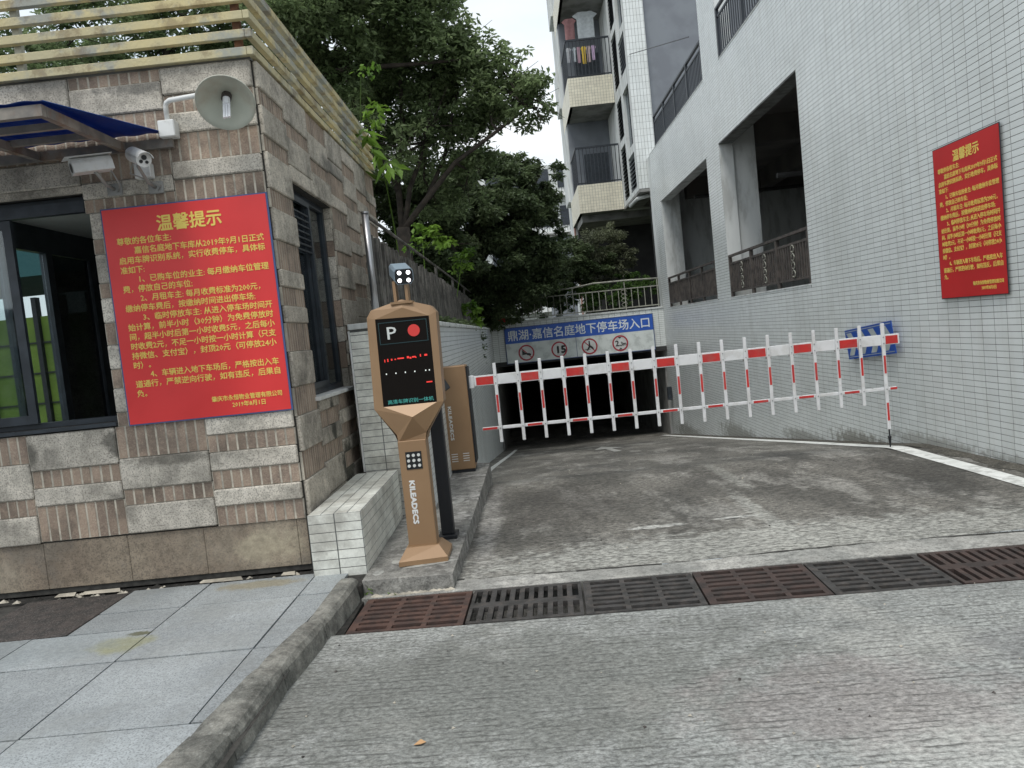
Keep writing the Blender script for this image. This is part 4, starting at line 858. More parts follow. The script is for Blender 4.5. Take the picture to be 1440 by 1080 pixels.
# camera head on top
ch = thing('plate_camera', 'pale blue plate reading camera with four lit lamps on top of the ticket column', 'camera', (-.80, 5.25, 1.9))
mb = MB()
d = Vector((.26, -.93, -.24)).normalized(); s_ = d.cross(Vector((0, 0, 1))).normalized(); u = s_.cross(d); hc = Vector((-.775, 5.24, 2.075))
Fm = Matrix(((s_.x, u.x, d.x, hc.x), (s_.y, u.y, d.y, hc.y), (s_.z, u.z, d.z, hc.z), (0, 0, 0, 1)))
poly = [(-.065, -.03), (-.045, -.058), (.045, -.058), (.065, -.03), (.065, .03), (.052, .048), (-.052, .048), (-.065, .03)]
q = MB(); n2 = len(poly); q.add([(x, y, z) for z in (-.2, .07) for x, y in poly], [tuple(range(n2))[::-1], tuple(n2+i for i in range(n2))]+[(i, (i+1) % n2, n2+(i+1) % n2, n2+i) for i in range(n2)]); q.xf(Fm).build('housing', m_steelb, ch)
q = MB(); q.add([(x*.93, y*.93, z) for z in (.0702, .076) for x, y in poly], [tuple(n2+i for i in range(n2))]+[(i, (i+1) % n2, n2+(i+1) % n2, n2+i) for i in range(n2)]); q.xf(Fm).build('front_plate', m_blackp, ch)
for a, b in ((-.03, .022), (.03, .022), (-.03, -.03), (.03, -.03)): MB().tube([(a, b, .076), (a, b, .079)], .0135, 16).xf(Fm).build('lamp', m_whled, ch)
MB().box(-.845, -.825, 5.2, 5.3, 1.885, 2.03).build('bracket', m_rust if False else m_brz, ch); MB().box(-.765, -.745, 5.2, 5.3, 1.885, 2.02).build('bracket', m_brz, ch)
MB().box(-.87, -.72, 5.19, 5.31, 1.875, 1.89).build('bracket_plate', m_brz, ch)

# black post behind
bp = thing('card_reader_post', 'slim black post with a small card reader, behind the ticket column', 'post', (-.72, 5.78, .1))
MB().cbox(-.79, -.645, 5.68, 5.86, .102, .13, .004).build('base_plate', m_black, bp)
MB().cbox(-.765, -.67, 5.72, 5.82, .13, 1.15, .006).build('column', m_black, bp)
q = MB(); q.cbox(-.05, .05, -.05, .05, -.045, .045, .006); q.xf(Matrix.Translation((-.655, 5.72, 1.25)) @ Matrix.Rotation(-.5, 4, 'Y') @ Matrix.Rotation(.5, 4, 'Z')).build('reader_head', m_blackp, bp)
MB().tube([(-.71, 5.77, 1.15), (-.69, 5.75, 1.22)], .02, 8).build('neck', m_black, bp)

# ---------------------------------------------------------------- barrier
cab = thing('parking_barrier', 'red and white fence type barrier closed across the ramp, hung from a tall bronze cabinet', 'barrier', (-.82, 8.7, .1))
MB().cbox(-.965, -.675, 8.5, 8.82, .135, 1.30, .008).build('cabinet', m_brz, cab); MB().box(-.96, -.68, 8.51, 8.81, .1, .1345).build('plinth', m_black, cab)
mb = MB()
for x0 in (-.8, -.93):
    for k_ in range(4): mb.box(x0+.0, x0+.07, 8.4965, 8.4995, .23+k_*.027, .238+k_*.027)
mb.build('vent_slots', m_white, cab)
letters([dict(body='KILEADECS', size=.05, pos=(-.915, 8.4985, .86), ux=(0, 0, -1), uz=(1, 0, 0), width=.38, bold=.002)], m_white, cab, 'side_lettering')
MB().box(-.674, -.655, 8.52, 8.8, .2, 1.28).build('side_door', m_black, cab)
arm = cab
AY = 8.6; px0 = -.355; dp = .2553; Z0 = 1.1
def zz(x): return Z0-.0015*(x)
def seg(name, x0, x1, z0, z1, y0, y1, m, par, c=.003): return MB().cbox(x0, x1, y0, y1, z0, z1, c).build(name, m, par)
seg('hub', -.655, -.6, Z0-.07, Z0+.07, AY-.02, AY+.1, m_whp, arm)
boom = seg('boom', -.66, px0+dp*17+.19, Z0-.055, Z0+.06, AY, AY+.05, m_whp, arm)
rail = seg('lower_rail', -.56, px0+dp*17+.13, .535, .57, AY+.005, AY+.035, m_whp, arm)
for i in range(-1, 18, 2):
    a = px0+dp*i+.035; b = px0+dp*(i+1)-.025
    if i == 17: b = px0+dp*17+.17
    seg('red_band', a, b, Z0-.045, Z0+.045, AY-.0025, AY-.0005, m_redp, boom, .0005)
    seg('red_band', a+.02, (b-.01 if i < 17 else b-.04), .54, .565, AY+.0025, AY+.0045, m_redp, rail, .0005)
pk = None
for i in range(18):
    x = px0+dp*i; last = i == 17
    if last: p_ = seg('leg', x-.019, x+.019, .1, 1.29, AY-.027, AY-.004, m_whp, arm)
    elif pk is None: p_ = pk = seg('picket', x-.018, x+.018, .39, 1.29, AY-.027, AY-.004, m_whp, arm)
    else: p_ = share('picket', pk, (x, AY-.0155, .39), arm)
    seg('red_stripe', x-.012, x+.012, .73, .93, AY-.0295, AY-.0275, m_redp, p_, .0005)
    if last: seg('red_stripe', x-.012, x+.012, .2, .4, AY-.0295, AY-.0275, m_redp, p_, .0005)
bo_ = None
for i in range(18):
    for z in (Z0+.035, Z0-.035, .552):
        x = px0+dp*i
        if bo_ is None: bo_ = MB().tube([(x, AY-.028, z), (x, AY-.034, z)], .007, 6).build('bolt', m_steel, arm)
        else: share('bolt', bo_, (x, AY-.031, z-.007), arm)
    MB().box(x-.03, x+.03, AY-.003, AY+.0, Z0-.075, Z0-.0555).build('clamp', m_slabc, boom) if i % 1 == 0 else None
MB().tube([(px0+dp*17, AY-.015, .1), (px0+dp*17, AY-.015, .03), (px0+dp*17, AY-.015, .02), (px0+dp*17, AY-.015, rz(8.6)+.01)], [.008, .008, .02, .006], 10).build('foot', m_black, arm)

# ---------------------------------------------------------------- tunnel entrance
te = thing('tunnel_entrance', 'white tiled wall with the dark opening of the underground car park', 'entrance', (1.7, 23.6, -2))
FY = 23.5; TX0, TX1, TZ = -.9, 4.3, .68; FT = 1.9
g = MB(); g.box(-1.5, 4.349, FY, FY+.3, TZ, FT); g.box(-1.5, TX0, FY+.31, FY+.6, -2.6, TZ); g.build('wall', m_grout, te)
tile_wall(te, tile_cells(0, 5.3, 0, FT-TZ-.06, .19, .06), (RX1+.001, FY, TZ+.06), (1, 0, 0), (0, 0, 1), m_tile)
MB().box(RX1, 4.348, FY-.03, FY+.32, FT, FT+.05).build('coping', m_plaster, te)
MB().box(RX1+.002, 4.347, FY-.006, FY+.29, TZ-.08, TZ+.05).build('lintel_edge', m_darkc, te)
MB().box(-.96, -.9, FY+.31, 46, -3, TZ-.0).build('side_wall', m_slabc, te); MB().box(4.3, 4.36, FY+.31, 46, -3, TZ).build('side_wall', m_slabc, te)
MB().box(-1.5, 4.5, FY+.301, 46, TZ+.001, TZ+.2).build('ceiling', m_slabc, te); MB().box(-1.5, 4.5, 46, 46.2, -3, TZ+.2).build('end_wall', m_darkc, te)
MB().cbox(4.2, 4.335, 23.2, 23.3, -.9, -.5, .01).build('meter_box', m_alu, None, label='small dark box on the tiled wall beside the tunnel mouth', cat='box')

# entrance sign
sg = thing('entrance_sign', 'long blue and white parking entrance sign above the tunnel', 'sign', (1.7, FY-.06, .65))
sx0, sx1, sz0, sz1 = -.56, 4.0, .66, 1.77; SY = FY-.07
MB().box(sx0, sx1, SY+.004, SY+.03, sz0, sz1).build('board', m_signw, sg)
zb = sz0+(sz1-sz0)*.555
MB().box(sx0+.02, sx1-.02, SY+.001, SY+.0038, zb, sz1-.02).build('blue_band', m_blue, sg)
mb = MB()
for a, b, c, d in ((sx0, sx1, sz1-.018, sz1+.0), (sx0, sx1, sz0, sz0+.018), (sx0, sx0+.02, sz0+.018, sz1-.018), (sx1-.02, sx1, sz0+.018, sz1-.018)): mb.box(a, b, SY-.004, SY+.0005, c, d)
mb.box(1.6, 1.612, SY-.001, SY+.0036, sz0, zb); mb.build('edge_trim', m_pblue, sg)
sgt = '鼎湖·嘉信名庭地下停车场入口'
letters([dict(body='鼎湖·嘉信名庭地下停车场入口', size=.34, pos=(sx0+.09, SY, zb+.11), ux=(1, 0, 0), uz=(0, 0, 1), width=4.33, bold=.006, res=2)], M('sign_letter', (.78, .84, .86), rough=.5), sg)
cyz = sz0+.3
def ring(cx_, par):
    mb = MB(); n_ = 36; vs = []
    for r in (.245, .2):
        for j in range(n_): t = 2*PI*j/n_; vs.append((cx_+r*math.cos(t), SY-.0012, cyz+r*math.sin(t)))
    mb.add(vs, [(j, (j+1) % n_, n_+(j+1) % n_, n_+j) for j in range(n_)]); return mb
xs4 = [sx0+.62, sx0+1.63, sx0+2.56, sx0+3.5]
for i, x in enumerate(xs4):
    par = MB().tube([(x, SY+.0038, cyz), (x, SY-.0008, cyz)], .24, 32).build('traffic_disc', m_white, sg)
    mb = ring(x, par)
    if i in (0, 2): mb.bar((x-.15, SY-.0012, cyz+.15), (x+.15, SY-.0012, cyz-.15), .0014, .028, upv=(.7, 0, .7))
    mb.build('red_ring', m_signred, par)
    b = MB()
    if i == 0:      # horn
        b.prism([(x-.13, cyz+.09), (x-.1, cyz+.08), (x-.03, cyz+.0), (x+.1, cyz-.02), (x+.14, cyz-.05), (x+.13, cyz-.09), (x+.03, cyz-.08), (x-.01, cyz-.05), (x-.1, cyz-.06), (x-.13, cyz-.07)][::-1], SY-.003, SY-.0014)
    elif i == 2:    # walking figure and cart
        b.prism([(x-.02, cyz+.13), (x+.02, cyz+.13), (x+.025, cyz+.03), (x+.1, cyz-.03), (x+.13, cyz-.1), (x+.08, cyz-.09), (x+.02, cyz-.03), (x-.06, cyz-.13), (x-.1, cyz-.12), (x-.03, cyz-.0)][::-1], SY-.003, SY-.0014)
        b.tube([(x-.0, SY-.003, cyz+.15), (x, SY-.0014, cyz+.15)], .022, 12); b.bar((x-.14, SY-.002, cyz-.09), (x+.02, SY-.002, cyz-.09), .0014, .015)
    elif i == 3:
        b.prism([(x-.06, cyz+.19), (x+.06, cyz+.19), (x, cyz+.14)][::-1], SY-.003, SY-.0014); b.prism([(x-.06, cyz-.19), (x+.06, cyz-.19), (x, cyz-.14)], SY-.003, SY-.0014)
    if b.v: b.build('symbol', m_blackp, par)
    if i == 1: letters([dict(body='15', size=.3, pos=(x-.125, SY-.0015, cyz-.105), ux=(1, 0, 0), uz=(0, 0, 1), width=.25, bold=.02)], m_blackp, par)
    if i == 3: letters([dict(body='2.', size=.24, pos=(x-.155, SY-.0015, cyz-.08), ux=(1, 0, 0), uz=(0, 0, 1), width=.15, bold=.008), dict(body='3m', size=.17, pos=(x+.01, SY-.0015, cyz-.08), ux=(1, 0, 0), uz=(0, 0, 1), width=.16, bold=.006)], m_blackp, par)

# railing above the tunnel
rl = thing('garden_railing', 'pale metal railing above the tunnel entrance', 'railing', (2, FY+.15, FT+.05))
RYY = FY+.15
MB().tube([(-.9, RYY, 2.76), (.8, RYY, 2.76), (1.7, RYY, 2.79), (2.3, RYY, 2.86), (3.4, RYY, 2.85), (4.3, RYY, 2.82)], .025, 8).build('top_rail', m_railp, rl, smooth=True)
for z in (2.6, 2.02): MB().bar((-.9, RYY, z), (4.3, RYY, z), .025, .03).build('rail', m_railp, rl)
bl = None
for i in range(26):
    x = -.75+i*.2
    if i % 8 == 4 or i == 25: MB().box(x-.014, x+.014, RYY-.014, RYY+.014, FT+.05, 2.8).build('post', m_railp, rl); continue
    if bl is None: bl = MB().box(x-.011, x+.011, RYY-.008, RYY+.008, 2.036, 2.584).build('baluster', m_railp, rl)
    else: share('baluster', bl, (x, RYY, 2.036), rl)
mb = MB()
for k_ in range(4): mb.tube([(3.22+.09*math.cos(t*PI/4), RYY, 2.12+k_*.13+.06*math.sin(t*PI/4)) for t in range(8)], .008, 5)
mb.build('scroll_panel', m_railp, rl)

# ---------------------------------------------------------------- right building
pb = thing('tiled_building', 'white tiled building with open parking bays to the right of the ramp', 'building', (7, 14, 0))
XW = 4.35; YA, YZ_, ZTOP = 1.5, 23.49, 12.5
holes = [(11.5, 15.9, 1.86, 5.0), (16.95, 22.4, 1.87, 4.95), (10.6, 15.42, 6.5, 9.6), (16.7, 23.6, 6.5, 30)]
g = MB(); T = .28
ysb = [YA, 10.6, 11.5, 15.42, 15.9, 16.7, 16.95, 22.4, 23.0, YZ_]; zsb = [-2.7, 1.86, 4.95, 6.5, 9.6, ZTOP]
zsb = [-2.7, 1.865, 4.975, 6.5, 9.6, ZTOP]
def inhole(y, z):
    return any(a < y < b and c < z < d for a, b, c, d in holes)
for a, b in zip(ysb[:-1], ysb[1:]):
    z = None
    for c, d in zip(zsb[:-1], zsb[1:]):
        if inhole((a+b)/2, (c+d)/2): continue
        g.box(XW, XW+T, a, b, c, d)
g.build('wall', m_grout, pb)
cells = tile_cells(0, YZ_-YA, 0, ZTOP+2.5, .19, .06, [(YZ_-b, YZ_-a, c+2.5, d+2.5) for a, b, c, d in holes])
import math as _m
cpos = cam.location
def bigness(c):
    y = YZ_-c[0]; z = c[1]-2.5
    if z < rz(y)-.05: return 0
    P = Vector((XW, y, z))-Vector((0, 0, 1.6)); dd = P.dot(fwd)
    if dd < 1: return 0
    X_ = P.dot(rt)/dd*1075.3; Y_ = P.dot(up)/dd*1075.3
    if abs(X_) > 715 or abs(Y_) > 535: return 0
    return 1/dd**2
sc_ = sorted((bigness(c) for c in cells), reverse=True); thr = sc_[285]
tile_wall(pb, cells, (XW, YZ_, -2.5), (0, -1, 0), (0, 0, 1), m_tile, lambda c: bigness(c) > thr)
# end face of the wall and reveals in plaster
for a, b, c, d in holes[:3]:
    g = MB(); g.box(XW+.002, XW+T+.3, a-.001, a+.012, c, d); g.box(XW+.002, XW+T, b-.012, b+.001, c, d); g.box(XW+.002, XW+T, a+.012, b-.012, d-.012, d+.001); g.box(XW-.01, XW+T, a+.012, b-.012, c-.001, c+.02); g.build('reveal', m_plaster, pb)
MB().box(XW-.008, XW+T, 16.7, YZ_, 6.5, 6.53).build('ledge', m_plaster, pb)
MB().box(XW, XW+T, YZ_+.001, YZ_+.5, -2.7, 6.5).build('corner_pier', m_plaster, pb)
# inside the parking deck
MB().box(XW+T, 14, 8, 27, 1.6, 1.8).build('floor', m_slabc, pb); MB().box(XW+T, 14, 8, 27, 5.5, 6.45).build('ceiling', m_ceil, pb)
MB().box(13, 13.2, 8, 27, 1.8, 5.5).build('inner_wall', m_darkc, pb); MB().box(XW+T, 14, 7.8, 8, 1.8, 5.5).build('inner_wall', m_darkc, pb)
MB().box(XW+T+.001, 5.1, 15.95, 16.6, 1.8, 5.5).build('column', m_plaster, pb); MB().box(XW+T+.001, 4.88, 22.4, 22.9, 1.8, 5.5).build('column', m_plaster, pb)
MB().box(4.88, 13, 23.6, 23.8, 1.8, 5.5).build('inner_wall', m_plaster, pb)
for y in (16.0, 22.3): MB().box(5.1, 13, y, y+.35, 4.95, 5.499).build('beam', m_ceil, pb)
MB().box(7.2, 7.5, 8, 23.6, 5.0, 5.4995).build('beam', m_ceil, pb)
MB().tube([(4.95, 20.8, 4.72), (12.5, 20.8, 4.72)], .05, 8).build('pipe', m_darkc, pb)
MB().tube([(5.0, 14.5, 4.0), (12.5, 14.5, 4.0)], .05, 8).build('pipe', m_darkc, pb)
MB().box(XW+T, 9, 16.0, 22.5, 6.455, 6.5).build('terrace_floor', m_slabc, pb)
def railing(parent, y0, y1, z0, h, mat, pitch=.11, x=XW+.03, legs=.09, posts=1.35, single=True, bw=.03):
    r_ = MB().box(x-.03, x+.03, y0, y1, z0+h-.045, z0+h).build('railing', mat, parent)
    MB().box(x-.015, x+.015, y0, y1, z0+h-.2, z0+h-.16).build('rail', mat, r_); MB().box(x-.015, x+.015, y0, y1, z0+legs, z0+legs+.035).build('rail', mat, r_)
    y = y0+.03; p_ = None; rr = MB()
    while y < y1-.02:
        if single:
            if p_ is None: p_ = MB().box(x-.01, x+.01, y, y+bw, z0+legs+.036, z0+h-.201).build('baluster', mat, r_)
            else: share('baluster', p_, (x, y+bw/2, z0+legs+.036), r_)
        y += pitch
    npst = max(2, int((y1-y0)/posts)+1)
    for i in range(npst):
        yy = y0+.03+(y1-y0-.06)*i/(npst-1); MB().box(x-.028, x+.028, yy-.035, yy+.035, z0+.0, z0+h-.046).build('post', mat, r_)
    return r_
r1 = railing(pb, 11.52, 15.88, 1.88, .85, m_railb, bw=.045)
r2 = railing(pb, 16.97, 22.38, 1.89, .85, m_railb, bw=.045)
for rr, c0 in ((r1, 12.2), (r1, 13.6), (r1, 15.0)):
    mb = MB()
    for k_ in range(4): mb.tube([(XW+.0, c0+.07*math.cos(t*PI/4), 2.08+k_*.13+.055*math.sin(t*PI/4)) for t in range(8)], .008, 5)
    mb.build('scroll_ornament', m_railp, rr)
railing(pb, 16.72, 22.55, 6.53, .85, m_raild, pitch=.13, legs=.03)
railing(pb, 10.62, 15.4, 6.52, .95, m_raild, pitch=.13, legs=.03)
MB().box(XW-.006, XW-.0055+.004, 12.9, 13.0, 5.7, 5.95) 

# chevron sign
cs = thing('chevron_sign', 'blue board with white chevrons fixed tilted on the tiled wall behind the arm end', 'sign', (4.28, 9.6, .8))
a0 = Vector((4.27, 10.27, 1.18)); a1 = Vector((4.25, 8.93, 1.30)); a3 = Vector((4.29, 10.25, .80)); ux = (a1-a0).normalized(); dz = (a3-a0); dz -= ux*dz.dot(ux); wv = (a1-a0).length; hv = .385; uz = -dz.normalized(); nn = ux.cross(uz)
def CP(u, v, d=0): return a0+ux*u-uz*v+nn*d
mb = MB(); vs = [CP(u, v, d) for d in (-.008, 0) for u, v in ((0, hv), (wv, hv), (wv, 0), (0, 0))]
mb.add(vs, [(3, 2, 1, 0), (4, 5, 6, 7), (0, 1, 5, 4), (1, 2, 6, 5), (2, 3, 7, 6), (3, 0, 4, 7)]); mb.build('board', m_blue2, cs)
mb = MB()
for v0, v1 in ((.022, .03), (hv-.03, hv-.022)): mb.add([CP(.02, v0, .001), CP(wv-.02, v0, .001), CP(wv-.02, v1, .001), CP(.02, v1, .001)], [(3, 2, 1, 0)])
mb.build('border_line', m_refl, cs)
for i in range(4):
    u0 = .04+i*.33; w = .155; a, b, c = .045, hv/2, hv-.045; tp = .13
    MB().add([CP(u0, a, .0012), CP(u0+w, a, .0012), CP(u0+w+tp, b, .0012), CP(u0+w, c, .0012), CP(u0, c, .0012), CP(u0+tp, b, .0012)], [(0, 5, 2, 1), (5, 4, 3, 2)]).build('chevron', m_refl, cs)
for u in (.25, 1.1): MB().tube([CP(u, hv/2, -.009), CP(u, hv/2, -.009)+Vector((.07, 0, 0))], .012, 8).build('bracket', m_steel, cs)

# ---------------------------------------------------------------- apartment tower
at = thing('apartment_tower', 'tall apartment block with tiled bay and stacked cream balconies at the end of the ramp', 'building', (4, 28, 1.74))
BXa, BXb, BYf, BYe = 4.03, 4.64, 24.0, 27.4
g = MB(); g.box(BXa+.18, BXb, BYf+.01, BYe, 5.6, 16); g.build('bay', m_plaster, at)
mb = MB(); mb.box(BXa, 9, BYf, BYe-.01, 5.52, 5.599); mb.build('soffit', m_slabc, at)
MB().box(BXa, BXb, BYf, BYf+.009, 5.6, 16).build('bay_front', m_grout, at)
tile_wall(at, tile_cells(0, BXb-BXa, 0, 10.3, .098, .2), (BXa, BYf, 5.62), (1, 0, 0), (0, 0, 1), m_tile)
MB().box(4.03, 9, 27.41, 34, 5.55, 16).build('side_block', m_plaster, at)
MB().box(4.64, 9, 24.2, 24.4, 6.3, 16).build('grey_wall', m_greypl, at)
# side face of the bay: grid of openings with louvers and windows
for z0 in (5.6, 9.3, 13.0):
    for (y0, y1, za, zb_, kind) in ((24.35, 25.6, .15, 1.25, 'l'), (25.95, 27.1, .15, 1.9, 'l'), (24.35, 25.6, 1.5, 3.35, 'w'), (25.95, 27.1, 2.15, 3.45, 'l')):
        f_ = MB().box(BXa+.12, BXa+.17, y0, y1, z0+za, z0+zb_).build('recess', m_darkc, at)
        if kind == 'l':
            n_ = int((zb_-za)/.13); mb = MB()
            for k_ in range(n_): z = z0+za+.05+k_*.13; mb.add([(BXa+.01, y0, z), (BXa+.01, y1, z), (BXa+.11, y1, z+.06), (BXa+.11, y0, z+.06), (BXa+.01, y0, z-.015), (BXa+.01, y1, z-.015), (BXa+.11, y1, z+.045), (BXa+.11, y0, z+.045)], [(0, 1, 2, 3), (7, 6, 5, 4), (0, 4, 5, 1)])
            mb.build('louver', m_raild if y0 > 25 else m_greypl, at)
        else:
            MB().box(BXa+.1, BXa+.11, y0, y1, z0+za, z0+zb_).build('pane', m_glassd, f_); MB().box(BXa+.07, BXa+.1, (y0+y1)/2-.03, (y0+y1)/2+.03, z0+za, z0+zb_).build('frame', m_alu, f_)
g = MB()
for z0 in (5.6, 9.3, 13.0):
    for (y0, y1, a, b) in ((24.0, 24.35, 0, 3.7), (25.6, 25.95, 0, 3.7), (27.1, 27.4, 0, 3.7), (24.35, 25.6, 0, .15), (24.35, 25.6, 1.25, 1.5), (24.35, 25.6, 3.35, 3.7), (25.95, 27.1, 0, .15), (25.95, 27.1, 1.9, 2.15), (25.95, 27.1, 3.45, 3.7)):
        if z0+b > 16: b = 16-z0
        g.box(BXa, BXa+.179, y0+(.011 if y0 == 24.0 else 0), y1-(.001), z0+a, z0+b)
g.build('bay_side', m_plaster, at)
# balconies
bxa, bxb, byf, bye = 2.46, 4.025, 27.4, 29.6
clothes_z = None
for q, zb_ in enumerate((5.55, 9.25, 12.95)):
    zt = zb_+.98
    b_ = MB().box(bxa+.01, bxb, byf+.02, bye, zb_+.0, zb_+.15).build('balcony', m_slabc, at)
    g = MB(); g.box(bxa+.006, bxb, byf+.006, byf+.1, zb_+.151, zt); g.box(bxa+.006, bxa+.1, byf+.101, 31.2, zb_+.0, zt); g.build('parapet', m_grout, b_)
    v, f = tiles_mesh(tile_cells(0, bxb-bxa, 0, zt-zb_, .1, .1), (bxa, byf, zb_), (1, 0, 0), (0, 0, 1)); mesh_obj('parapet_tiles', v, f, m_tile_cream, b_, kind='stuff')
    v, f = tiles_mesh(tile_cells(0, 31.2-byf, 0, zt-zb_, .1, .1), (bxa, 31.2, zb_), (0, -1, 0), (0, 0, 1)); mesh_obj('parapet_tiles', v, f, m_tile_cream, b_, kind='stuff')
    rl_ = MB().box(bxa+.02, bxb, byf+.03, byf+.07, zt+1.1, zt+1.15).build('railing', m_raild, b_) if False else None
    mb = MB(); mb.box(bxa+.02, bxb-.01, byf+.02, byf+.07, zt+1.26, zt+1.32); mb.box(bxa+.02, bxb-.01, byf+.03, byf+.06, zt+.04, zt+.08); mb.box(bxa+.02, bxa+.07, byf+.071, 29.9, zt+1.26, zt+1.32); mb.box(bxa+.03, bxa+.06, byf+.071, 29.9, zt+.04, zt+.08); mb.build('rail', m_raild, b_)
    pr_ = None
    for i in range(13):
        x = bxa+.03+i*.127
        if pr_ is None: pr_ = MB().box(x-.012, x+.012, byf+.033, byf+.057, zt+.001, zt+1.259).build('baluster', m_raild, b_)
        else: share('baluster', pr_, (x, byf+.045, zt+.001), b_)
    for i in range(1, 16): share('baluster', pr_, (bxa+.045, byf+.045+i*.155, zt+.001), b_)
    MB().box(bxa+.02, bxb, bye, bye+.2, zb_+.15, zb_+3.7).build('back_wall', m_greypl, b_); MB().box(3.0, 3.9, bye-.03, bye-.001, zb_+.15, zb_+2.5).build('door', m_alu, b_)
MB().box(bxa, bxa+.14, 30.0, 31.2, 5.55+.981, 16).build('pier', m_plaster, at)
MB().box(bxa+.1, bxa+.3, 31.2, 34, 1.74, 16).build('side_wall', m_plaster, at)
MB().box(bxa+.05, bxa+.16, 31.21, 31.6, 1.74, 5.9).build('brick_pilaster', m_pinkst, at)
for z in (6.6, 10.3, 13.9): MB().box(bxa-.08, bxa+.1, 31.21, 32.8, z, z+1.6).build('bay_window', m_plaster, at)
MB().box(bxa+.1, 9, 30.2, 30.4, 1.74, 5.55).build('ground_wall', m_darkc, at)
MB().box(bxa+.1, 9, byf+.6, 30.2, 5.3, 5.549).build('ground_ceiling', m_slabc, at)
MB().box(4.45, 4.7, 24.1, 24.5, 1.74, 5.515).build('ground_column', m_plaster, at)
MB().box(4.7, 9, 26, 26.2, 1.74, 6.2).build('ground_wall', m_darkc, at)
mb = MB(); mb.tube([(3.9, 25.2, 5.3), (4.05, 24.6, 5.42), (4.5, 24.3, 5.46)], .06, 8); mb.build('drain_pipe', m_plaster, at, smooth=True)
MB().tube([(4.1, 23.98, 9.67), (XW+.1, 18.0, 7.9)], .012, 5).build('cable', m_black, None, label='black cable strung from the tiled bay to the terrace railing', cat='cable')
# laundry
def garment(x, z, w, h, c, label, grp='small clothes drying on the upper balcony', y=27.85):
    q = MB(); nx, nz = 6, 8; vs = []
    for s2 in (0, 1):
        for j in range(nz+1):
            for i in range(nx+1):
                t = i/nx-.5; ww = w*(1 if j > 1 else (1.5 if j == 1 else .8)); vs.append((x+t*ww, y+.02*math.sin(i*1.9+z*5+j*.3)+(.012 if s2 else 0), z-h*j/nz))
    off = (nx+1)*(nz+1)
    for j in range(nz):
        for i in range(nx):
            a = j*(nx+1)+i; q.f.append([a, a+1, a+nx+2, a+nx+1]); q.m.append(0); q.f.append([off+a, off+a+nx+1, off+a+nx+2, off+a+1]); q.m.append(0)
    q.v = vs; q.build('garment', cloth('cloth', c), None, smooth=True, label=label, cat='laundry', group=grp)
for x, w, h, c, nm in ((2.62, .13, .5, (.6, .62, .66), 'small white shirt at the left end of the balcony clothes line'), (2.82, .1, .5, (.5, .56, .6), 'pale blue shirt, second on the balcony clothes line'), (2.98, .12, .55, (.45, .3, .36), 'dusty pink shirt beside the yellow one on the balcony'),
    (3.16, .13, .6, (.7, .5, .08), 'bright yellow shirt in the middle of the balcony clothes line'), (3.33, .12, .56, (.5, .4, .4), 'beige pink shirt right of the yellow one'), (3.5, .14, .5, (.5, .38, .55), 'lilac shirt at the right end of the balcony clothes line')): garment(x, 11.42, w, h, c, nm)
garment(3.35, 12.75, .6, .95, (.66, .7, .72), 'large white sheet hanging above the balcony railing', 'large laundry above the balcony', 28.2)
garment(2.78, 12.6, .35, .8, (.42, .22, .22), 'red brown towel hanging left of the white sheet', 'large laundry above the balcony', 28.3)

# distant building
db = thing('distant_building', 'white apartment block with balcony rows far behind the trees', 'building', (1, 60, 1.7))
MB().box(-6, 5.5, 60, 70, 1.74, 14.2).build('wall', m_plaster, db)
for zf in range(4):
    z = 3.2+zf*2.9
    MB().box(-6.1, 5.6, 59.2, 59.99, z-.25, z).build('balcony_slab', m_white, db)
    for i in range(6):
        x = -5.4+i*1.85; w_ = MB().box(x, x+1.2, 59.94, 59.995, z+.5, z+2).build('window', m_alu, db)
    mb = MB(); mb.box(-6.1, 5.6, 59.2, 59.24, z+.85, z+.9)
    for i in range(60): mb.box(-6.1+i*.195, -6.07+i*.195, 59.2, 59.23, z, z+.85)
    mb.build('balcony_rail', m_raild, db)
gh = thing('garden_house', 'low grey blue house wall beyond the hedge', 'building', (3, 40, 1.7))
MB().box(1.8, 9, 40, 44, 1.74, 6.3).build('wall', m_greypl, gh); MB().box(1.7, 9.1, 39.9, 44.1, 6.301, 6.5).build('roof', m_slabc, gh)

